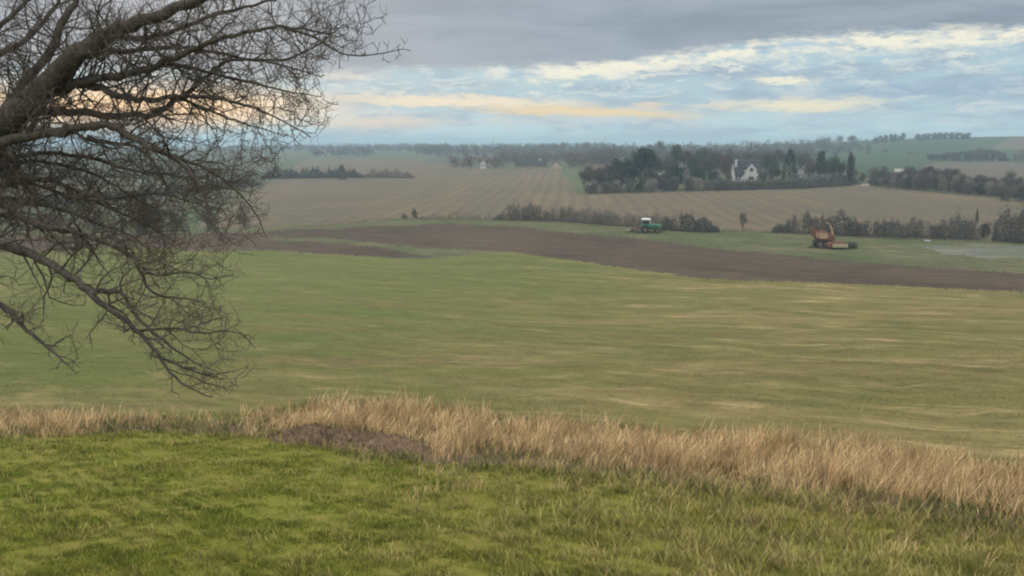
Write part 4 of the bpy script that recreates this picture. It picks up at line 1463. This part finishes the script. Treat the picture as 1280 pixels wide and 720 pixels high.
def tractor():
    p = ground(812, 291.2)
    k = 1.12
    e = empty('tractor', p, 'small green tractor with a white topped cab parked by the hedgerow', 'tractor', -0.08)
    e.scale = (k, k, k)
    b = MB()
    b.box((-.1, 0, .95), (2.6, .5, .5))
    b.box((-1.05, 0, .9), (.6, 1.0, .45))
    b.cyl((-1.0, -.8, .74), (-1.0, .8, .74), .1, n=10)
    b.cyl((1.45, -.7, .48), (1.45, .7, .48), .07, n=10)
    b.box((1.45, 0, .75), (.3, .36, .5))
    b.build('chassis', T_DARK, e, .02)
    b = MB()
    b.prism([(.05, 1.1), (2.1, 1.0), (2.16, 1.5), (2.0, 1.66), (.05, 1.78)], -.36, .36)
    h = b.build('hood', T_GREEN, e, .05)
    b = MB()
    b.prism([(.1, 1.785), (2.02, 1.665), (2.02, 1.72), (.1, 1.84)], -.3, .3)
    b.build('hood_lid', T_LID, h, .02)
    b = MB()
    for i in range(5):
        b.box((2.17, 0, 1.1 + i * .085), (.04, .56, .035))
    b.build('grille', T_DARK, h)
    for sy in (-1, 1):
        b = MB()
        b.cyl((2.13, sy * .27, 1.55), (2.2, sy * .27, 1.55), .09, n=14)
        b.build('headlight', T_WHITE, h)
    b = MB()
    b.cyl((1.1, -.2, 1.7), (1.1, -.2, 2.45), .045, n=10)
    b.build('exhaust', T_DARK, e)
    # cab
    b = MB()
    for x0, x1 in ((-1.45, -1.4), (.02, -.08)):
        for sy in (-1, 1):
            b.cyl((x0, sy * .68, 1.3), (x1, sy * .62, 2.62), .045, n=8)
    b.box((-.72, 0, 1.22), (1.5, 1.4, .12))
    for sy in (-1, 1):
        b.box((-.72, sy * .69, 1.55), (1.46, .05, .6))
    b.box((-1.45, 0, 1.55), (.05, 1.36, .6))
    c = b.build('cab', T_GREEN, e)
    b = MB()
    for sy in (-1, 1):
        b.box((-.74, sy * .655, 2.22), (1.3, .02, .7))
    b.box((-.02, 0, 2.2), (.02, 1.2, .8))
    b.box((-1.42, 0, 2.22), (.02, 1.2, .72))
    b.build('window', P_GLASS, c)
    b = MB()
    b.box((-.74, 0, 2.74), (1.75, 1.5, .26))
    b.box((-.74, 0, 2.9), (1.45, 1.25, .08))
    b.build('cab_roof', T_WHITE, c, .05)
    b = MB()
    for sy in (-1, 1):
        b.box((.0, sy * .66, 2.2), (.12, .06, .86))
    b.build('cab_pillar', T_WHITE, c)
    for sy in (-1, 1):
        # mudguard bent round the rear wheel
        b = MB()
        for i in range(7):
            a = math.radians(20 + i * 22)
            b.box((-1.0 + .86 * math.cos(a), sy * .88, .76 + .86 * math.sin(a)), (.05, .42, .36), ('Y', -a))
        b.build('mudguard', T_GREEN, e)
        wheel(e, (-1.0, sy * .88, .76), .76, .38)
        wheel(e, (1.45, sy * .74, .48), .48, .24)


def plough():
    p = ground(795, 290.3)
    e = empty('plough', p, 'rusty red plough frame standing behind the green tractor', 'plough', -0.05)
    b = MB()
    b.cyl((1.1, 0, .9), (-1.3, .3, .75), .09, n=8)
    b.cyl((1.0, -.45, .6), (-1.2, -.5, .85), .08, n=8)
    b.cyl((1.0, -.45, .6), (1.1, .45, 1.5), .08, n=8)
    b.cyl((1.1, .45, 1.5), (-.6, .2, .8), .07, n=8)
    for x in (-1.1, -.4, .3):
        b.box((x, 0, .72), (.12, 1.2, .12))
    b.build('frame', T_RED, e)
    for x in (-1.1, -.4, .3):
        b = MB()
        b.box((x, -.4, .4), (.1, .1, .7))
        b.prism([(x - .35, .0), (x + .25, .02), (x + .35, .3), (x + .05, .48), (x - .3, .3)], -.5, -.44)
        b.build('share', T_DARK, e)
    wheel(e, (-.8, .5, .35), .35, .14)


def board():
    p = ground(788.5, 289)
    e = empty('wooden_trough', p, 'small pale wooden trough lying left of the rusty plough', 'trough', .1)
    b = MB()
    b.prism([(-.7, .05), (.7, .05), (.8, .5), (-.8, .5)], -.35, -.31)
    b.prism([(-.7, .05), (.7, .05), (.8, .5), (-.8, .5)], .31, .35)
    b.box((0, 0, .04), (1.42, .6, .06))
    b.box((-.76, 0, .3), (.06, .61, .44))
    b.box((.76, 0, .3), (.06, .61, .44))
    b.build('box', T_WOOD, e, .01)
    b = MB()
    for x in (-.55, .55):
        b.box((x, 0, .0), (.1, .7, .07))
    b.build('skid', T_DARK, e)


def harvester():
    """old trailed harvester: tapering bin on the left, chute pointing up, cutter head with a cream guard in front"""
    p = ground(1037, 310.5)
    k = 1.06 * 6.25 / px_per_m(p) * px_per_m(p) / 6.25
    e = empty('harvester', p, 'old rusty orange harvester with raised chute and cream guard', 'farm machine', -0.06)
    # bin: high at the left lip, tapering down to the right
    b = MB()
    prof = [(-3.45, 3.95), (-3.0, 3.7), (-1.9, 3.35), (-.2, 3.1), (.75, 2.45), (.4, 1.75), (-1.0, 1.62), (-2.6, 1.75), (-3.05, 2.4)]
    b.prism(prof, .0, 2.2)
    bn = b.build('bin', T_ORANGE, e, .04)
    b = MB()
    b.prism([(-2.85, 3.3), (-2.3, 3.1), (-2.35, 2.1), (-2.65, 2.25)], -.06, -.005)
    b.prism([(-2.15, 3.2), (-.6, 2.95), (-.3, 2.3), (-.9, 1.9), (-2.1, 1.95)], -.06, -.005)
    b.build('side_panel', T_PANEL, bn)
    b = MB()
    b.prism([(-3.5, 4.0), (-3.42, 4.1), (-.2, 3.24), (-.2, 3.1)], -.1, -.02)
    b.prism([(-3.2, 2.4), (-3.1, 2.4), (-3.45, 3.95), (-3.55, 3.95)], -.1, 2.3)
    b.build('rim_rail', T_ORANGE, bn)
    # underframe
    b = MB()
    b.box((-1.2, .5, 1.3), (3.6, .16, .2))
    b.box((-1.2, 1.8, 1.3), (3.6, .16, .2))
    b.box((-2.2, 1.15, 1.05), (1.5, 1.6, .5))
    b.box((-1.0, 1.15, 1.25), (1.4, 1.5, .6))
    b.cyl((-1.9, -.35, .8), (-1.9, 2.6, .8), .09, n=10)
    for x in (-2.7, -.3, .6):
        b.box((x, .55, 1.35), (.14, .14, .9))
    b.build('chassis', T_DARK, e)
    wheel(e, (-1.9, -.25, .8), .8, .36)
    wheel(e, (-1.9, 2.45, .8), .8, .36)
    wheel(e, (-.45, -.2, .5), .5, .24)
    # feed housing
    b = MB()
    b.prism([(.1, 1.5), (.45, 2.5), (.9, 2.45), (1.1, 1.6), (.7, 1.2)], .3, 1.3)
    b.build('feed_housing', T_RED, e, .04)
    # chute
    b = MB()
    path = [(.72, .9, 2.3), (.62, .9, 3.0), (.45, .9, 3.7), (.15, .9, 4.4), (-.2, .9, 4.85), (-.45, .9, 4.95)]
    v, f = tube(path, [.26, .22, .19, .17, .15, .17], 4, True)
    b.add(v, f)
    ch = b.build('chute', T_PANEL, e)
    b = MB()
    b.box((-.58, .9, 4.9), (.36, .34, .06), ('Y', .5))
    b.build('flap', T_PANEL, ch)
    b = MB()
    b.cyl((1.2, .9, 2.6), (.35, .9, 3.9), .05, n=8)
    b.cyl((1.75, .9, 1.75), (1.2, .9, 2.6), .05, n=8)
    b.build('brace', T_RED, e)
    # cutter head in front
    b = MB()
    b.prism([(-.75, .35), (-.8, 1.0), (-.4, 1.25), (.5, 1.3), (2.3, 1.25), (2.8, 1.0), (2.85, .4)], -1.9, .1)
    hd = b.build('cutter_head', T_ORANGE, e, .05)
    b = MB()
    b.box((1.45, -1.97, .72), (2.9, .1, .72))
    b.build('guard', T_CREAM, hd, .04)
    b = MB()
    b.prism([(-.1, 1.31), (2.2, 1.36), (2.2, 1.44), (-.1, 1.42)], -1.7, -.3)
    b.build('lid', T_RED, hd)
    b = MB()
    for x in np.arange(-.5, 2.8, .42):
        b.prism([(x, .12), (x + .16, .12), (x + .08, .2)], -2.3, -1.9)
    b.build('tines', T_DARK, hd)
    # drawbar and dark box to the right
    b = MB()
    b.box((3.3, -.7, .55), (1.0, .16, .16))
    b.box((3.3, -.1, .55), (1.0, .16, .16))
    b.build('drawbar', T_DARK, e)
    b = MB()
    b.box((4.0, -.4, .85), (2.0, 1.3, .1))
    for y in (-1.0, .2):
        for z in (.55, 1.2):
            b.box((4.0, y, z), (2.0, .1, .1))
        for x in (3.05, 3.7, 4.35, 4.95):
            b.box((x, y, .62), (.1, .1, 1.25))
    b.box((4.0, -1.02, .75), (1.5, .05, .6))
    b.build('rack', T_DARK, e)


tractor()
plough()
board()
harvester()

# grass tufts added round the parked machines, whose contact shadows are weak
xs, ys = [], []
for (px, row, rx, ry, n) in ((806, 290.6, 4.5, 1.6, 2600), (1042, 309.5, 5.0, 2.6, 4200), (1159, 302.3, 1.3, .8, 300)):
    q = ground(px, row)
    a_, q_ = RNG.random(n) * 6.283, np.sqrt(RNG.random(n))
    xs.append(q.x + rx * q_ * np.cos(a_))
    ys.append(q.y + ry * q_ * np.sin(a_))
xs, ys = np.concatenate(xs), np.concatenate(ys)
M_CONTACT = blade_mat('contact_grass', (0.09, 0.11, 0.035), (0.16, 0.145, 0.07), (0.065, 0.085, 0.028), 0.8, 0.2, var=.6, sward=.5)
blades('contact_grass', xs, ys, 0.12 + 0.38 * RNG.random(len(xs)) ** 1.5, np.full(len(xs), .03), .5, M_CONTACT, 'grass tufts added around the parked machines to strengthen their weak contact shadow')


def sack():
    p = ground(1159, 302.5)
    e = empty('feed_trough', p, 'small white trough lying in the grass by the muddy patch', 'trough', .1)
    b = MB()
    b.prism([(-.8, 0), (.8, 0), (.95, .42), (-.95, .42)], -.4, .4)
    b.build('basin', P_PALE, e, .04)
    e.scale = (.75, .75, .75)
    b = MB()
    b.box((0, 0, .425), (1.96, .9, .05))
    b.build('rim', P_PALE, e)


sack()

# ------------------------------------------------------------------ sky
W = bpy.data.worlds.new('World')
SC.world = W
W.use_nodes = True
nd = Nodes(W.node_tree)
SUN_EL, SUN_AZ = math.radians(16), math.radians(-20)     # low, ahead and left
sky = nd.new('ShaderNodeTexSky')
sky.sky_type = 'NISHITA'
sky.sun_disc = False
sky.sun_elevation = SUN_EL
sky.sun_rotation = SUN_AZ
sky.air_density = 1.2
sky.dust_density = 2.0
dirv = nd.new('ShaderNodeTexCoord').outputs['Generated']
sep = nd.new('ShaderNodeSeparateXYZ')
nd.put(sep.inputs[0], dirv)
az = nd.math('ARCTAN2', sep.outputs[0], sep.outputs[1])
el = nd.math('ARCSINE', sep.outputs[2])
# everything below is measured in photo pixels round the view: u to the right of centre, v above the horizon
u = nd.math('MULTIPLY', az, F)
v = nd.math('MULTIPLY', el, F)
cv = nd.comb(nd.math('MULTIPLY', u, 0.01), nd.math('MULTIPLY', v, 0.055), 0.0)
warp = nd.math('MULTIPLY_ADD', nd.noise(cv, 0.9, 4, 0.6), 46, -23)
warp2 = nd.math('MULTIPLY_ADD', nd.noise(nd.mapping(cv, loc=(5, 3, 0), scale=(1.3, 1, 1)), 3.4, 7, 0.72), 40, -20)
vw = nd.math('ADD', v, nd.math('ADD', nd.math('MULTIPLY', warp, 0.45), nd.math('MULTIPLY', warp2, 0.6)))
uw = nd.math('ADD', u, nd.math('MULTIPLY', warp, 1.6))


def lin(r, g, b):
    f = lambda c: ((c / 255 + .055) / 1.055) ** 2.4 if c > 10 else c / 255 / 12.92
    return (f(r), f(g), f(b))


# clear and hazy air low down
col = nd.mix(nd.ramp(v, 0, 55), tuple(1.12 * c for c in lin(204, 238, 242)), lin(178, 206, 218))
# thin blue grey sheets
sh = nd.ramp(nd.noise(nd.mapping(cv, loc=(2, 8, 0)), 0.85, 5, 0.6, 0.4), 0.40, 0.62)
col = nd.mix(nd.math('MULTIPLY', sh, 0.8), col, lin(158, 176, 196))
# soft pale wisps
wi = nd.ramp(nd.noise(nd.mapping(cv, loc=(7, 1, 0)), 1.7, 8, 0.72, 0.8), 0.47, 0.63)
wi = nd.math('MULTIPLY', wi, nd.ramp(vw, 0, 30))
col = nd.mix(nd.math('MULTIPLY', wi, 0.85), col, lin(222, 228, 226))


def streak(col, u0, v0, hw, hh, tilt, colour, amt=1.0, edge=0.5, rough=1.0):
    """a long lit cloud edge: centre, half sizes, rise per pixel"""
    a = nd.math('DIVIDE', nd.math('SUBTRACT', uw, u0), hw)
    dv = nd.math('SUBTRACT', nd.math('MULTIPLY_ADD', nd.math('SUBTRACT', vw, v), rough, v), nd.math('MULTIPLY_ADD', nd.math('SUBTRACT', u, u0), tilt, v0))
    b = nd.math('DIVIDE', dv, hh)
    r = nd.math('SQRT', nd.math('ADD', nd.math('MULTIPLY', a, a), nd.math('MULTIPLY', b, b)))
    m = nd.ramp(r, 1.0 + edge * .3, 1.0 - edge)
    return nd.mix(nd.math('MULTIPLY', m, amt), col, colour)


col = streak(col, -420, 46, 250, 32, 0, tuple(1.3 * c for c in lin(255, 222, 180)), .9, .9)
col = streak(col, -460, 40, 230, 24, 0, tuple(1.5 * c for c in lin(255, 208, 150)), 1.0, .9)
col = streak(col, -170, 27, 110, 9, 0, lin(250, 228, 200), .9, .8)
col = streak(col, -60, 53, 200, 9, -.03, lin(255, 236, 205), 1.0, .8)
col = streak(col, 90, 40, 165, 8, -.03, lin(255, 224, 168), 1.0, .7, .6)
col = streak(col, -210, 85, 60, 9, 0, lin(232, 224, 210), .7, .9)
col = streak(col, 345, 47, 92, 11, .015, lin(255, 242, 206), 1.0, .7)
col = streak(col, 240, 46, 40, 5, .02, lin(246, 232, 205), .8, .9)
col = streak(col, 170, 49, 28, 4, 0, lin(248, 226, 190), .8, .9)
col = streak(col, 318, 74, 48, 5, 0, lin(254, 246, 218), 1.0, .7)
col = streak(col, 60, 30, 120, 7, 0, lin(220, 222, 220), .6, .9)
col = streak(col, 420, 30, 200, 8, 0, lin(190, 214, 226), .6, .9)
col = streak(col, 480, 62, 220, 12, .02, lin(150, 178, 206), .6, .9)
# the grey deck overhead with its bright rim
edge = nd.math('ADD', nd.math('MULTIPLY_ADD', nd.ramp(u, 60, 360), 28, 78), nd.math('MULTIPLY', nd.ramp(u, -300, 40), 12))
k = nd.math('SUBTRACT', vw, edge)
rim_n = nd.ramp(nd.noise(nd.mapping(cv, loc=(1, 2, 0), scale=(1.2, .6, 1)), 1.5, 5, 0.65), 0.40, 0.56)
rim = nd.math('MULTIPLY', nd.math('MULTIPLY', nd.ramp(k, -20, -3), rim_n), nd.ramp(u, -80, 40))
col = nd.mix(nd.math('MULTIPLY', rim, 1.0), col, lin(254, 248, 226))
deck_n = nd.noise(nd.mapping(cv, loc=(3, 3, 0), scale=(.55, .55, 1)), 0.75, 6, 0.6, .5)
deck = nd.mix(nd.ramp(deck_n, 0.36, 0.64), lin(136, 150, 165), lin(158, 170, 184))
deck = nd.mix(nd.math('MULTIPLY', nd.ramp(u, 400, -500), .35), deck, lin(176, 180, 196))
pf = nd.ramp(nd.noise(nd.mapping(cv, loc=(11, 6, 0), scale=(1.5, .8, 1)), 1.9, 7, 0.7), 0.53, 0.63)
pf = nd.math('MULTIPLY', pf, nd.math('MULTIPLY', nd.ramp(k, -42, -20), nd.ramp(u, -140, -20)))
col = nd.mix(nd.math('MULTIPLY', pf, .8), col, lin(240, 240, 226))
col = nd.mix(nd.ramp(k, 0, 13), col, deck)
# unseen sky overhead turned neutral grey to take blue out of the ground light
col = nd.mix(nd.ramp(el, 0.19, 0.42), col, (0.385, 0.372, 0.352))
# unseen upper sky boosted to light the ground, like an overcast but stronger
gain = nd.math('MULTIPLY_ADD', nd.ramp(el, 0.22, 0.95), OVERHEAD_BOOST := 4.1, 1.0)
# the unseen sky to the sides and behind is brightened too
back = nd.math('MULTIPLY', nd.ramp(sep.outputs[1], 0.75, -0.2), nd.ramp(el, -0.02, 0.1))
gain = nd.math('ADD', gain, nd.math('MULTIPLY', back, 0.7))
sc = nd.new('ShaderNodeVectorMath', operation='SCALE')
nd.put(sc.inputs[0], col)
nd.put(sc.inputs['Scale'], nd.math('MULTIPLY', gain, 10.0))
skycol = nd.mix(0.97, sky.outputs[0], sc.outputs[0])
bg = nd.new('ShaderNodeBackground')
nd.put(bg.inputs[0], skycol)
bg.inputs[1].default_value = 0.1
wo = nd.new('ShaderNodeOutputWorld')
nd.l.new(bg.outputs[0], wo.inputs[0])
W.cycles.sampling_method = 'MANUAL'
W.cycles.sample_map_resolution = 1024

sd = bpy.data.lights.new('sun', 'SUN')
sd.energy = 0.5
sd.angle = math.radians(35)
sd.color = (1.0, 0.93, 0.84)
so = bpy.data.objects.new('sun', sd)
COL.objects.link(so)
dv = Vector((math.sin(SUN_AZ) * math.cos(SUN_EL), math.cos(SUN_AZ) * math.cos(SUN_EL), math.sin(SUN_EL)))
so.rotation_euler = dv.to_track_quat('Z', 'Y').to_euler()

# ------------------------------------------------------------------ haze
b = MB()
b.box((0, 0, 0), (2, 2, 2))
hz = b.build('haze', None)
zlow = float(gV[:, 2].min()) - 1.0
zhigh = max(float(gV[:, 2].max()), CZ) + 30.0
hz.scale = (7300, 7300, (zhigh - zlow) / 2)
hz.location = (0, 0, (zhigh + zlow) / 2)
tag(hz, 'thin bluish evening haze filling the whole valley', 'haze', kind='stuff')
m, nd = new_mat('haze')
pv = nd.new('ShaderNodeVolumePrincipled')
pv.inputs['Color'].default_value = (0.62, 0.86, 1.0, 1)
pv.inputs['Density'].default_value = 0.00036
pv.inputs['Anisotropy'].default_value = 0.0
o = nd.new('ShaderNodeOutputMaterial')
nd.l.new(pv.outputs[0], o.inputs['Volume'])
hz.data.materials.clear()
hz.data.materials.append(m)
m.cycles.homogeneous_volume = True

# ------------------------------------------------------------------ render settings
SC.render.engine = 'CYCLES'
c = SC.cycles
c.use_denoising = True
c.denoiser = 'OPENIMAGEDENOISE'
c.max_bounces = 4
c.diffuse_bounces = 2
c.glossy_bounces = 1
c.transmission_bounces = 2
c.volume_bounces = 0
c.transparent_max_bounces = 4
c.filter_width = 2.1
SC.view_settings.view_transform = 'Standard'
SC.view_settings.look = 'None'
SC.view_settings.gamma = 1
SC.view_settings.exposure = 0
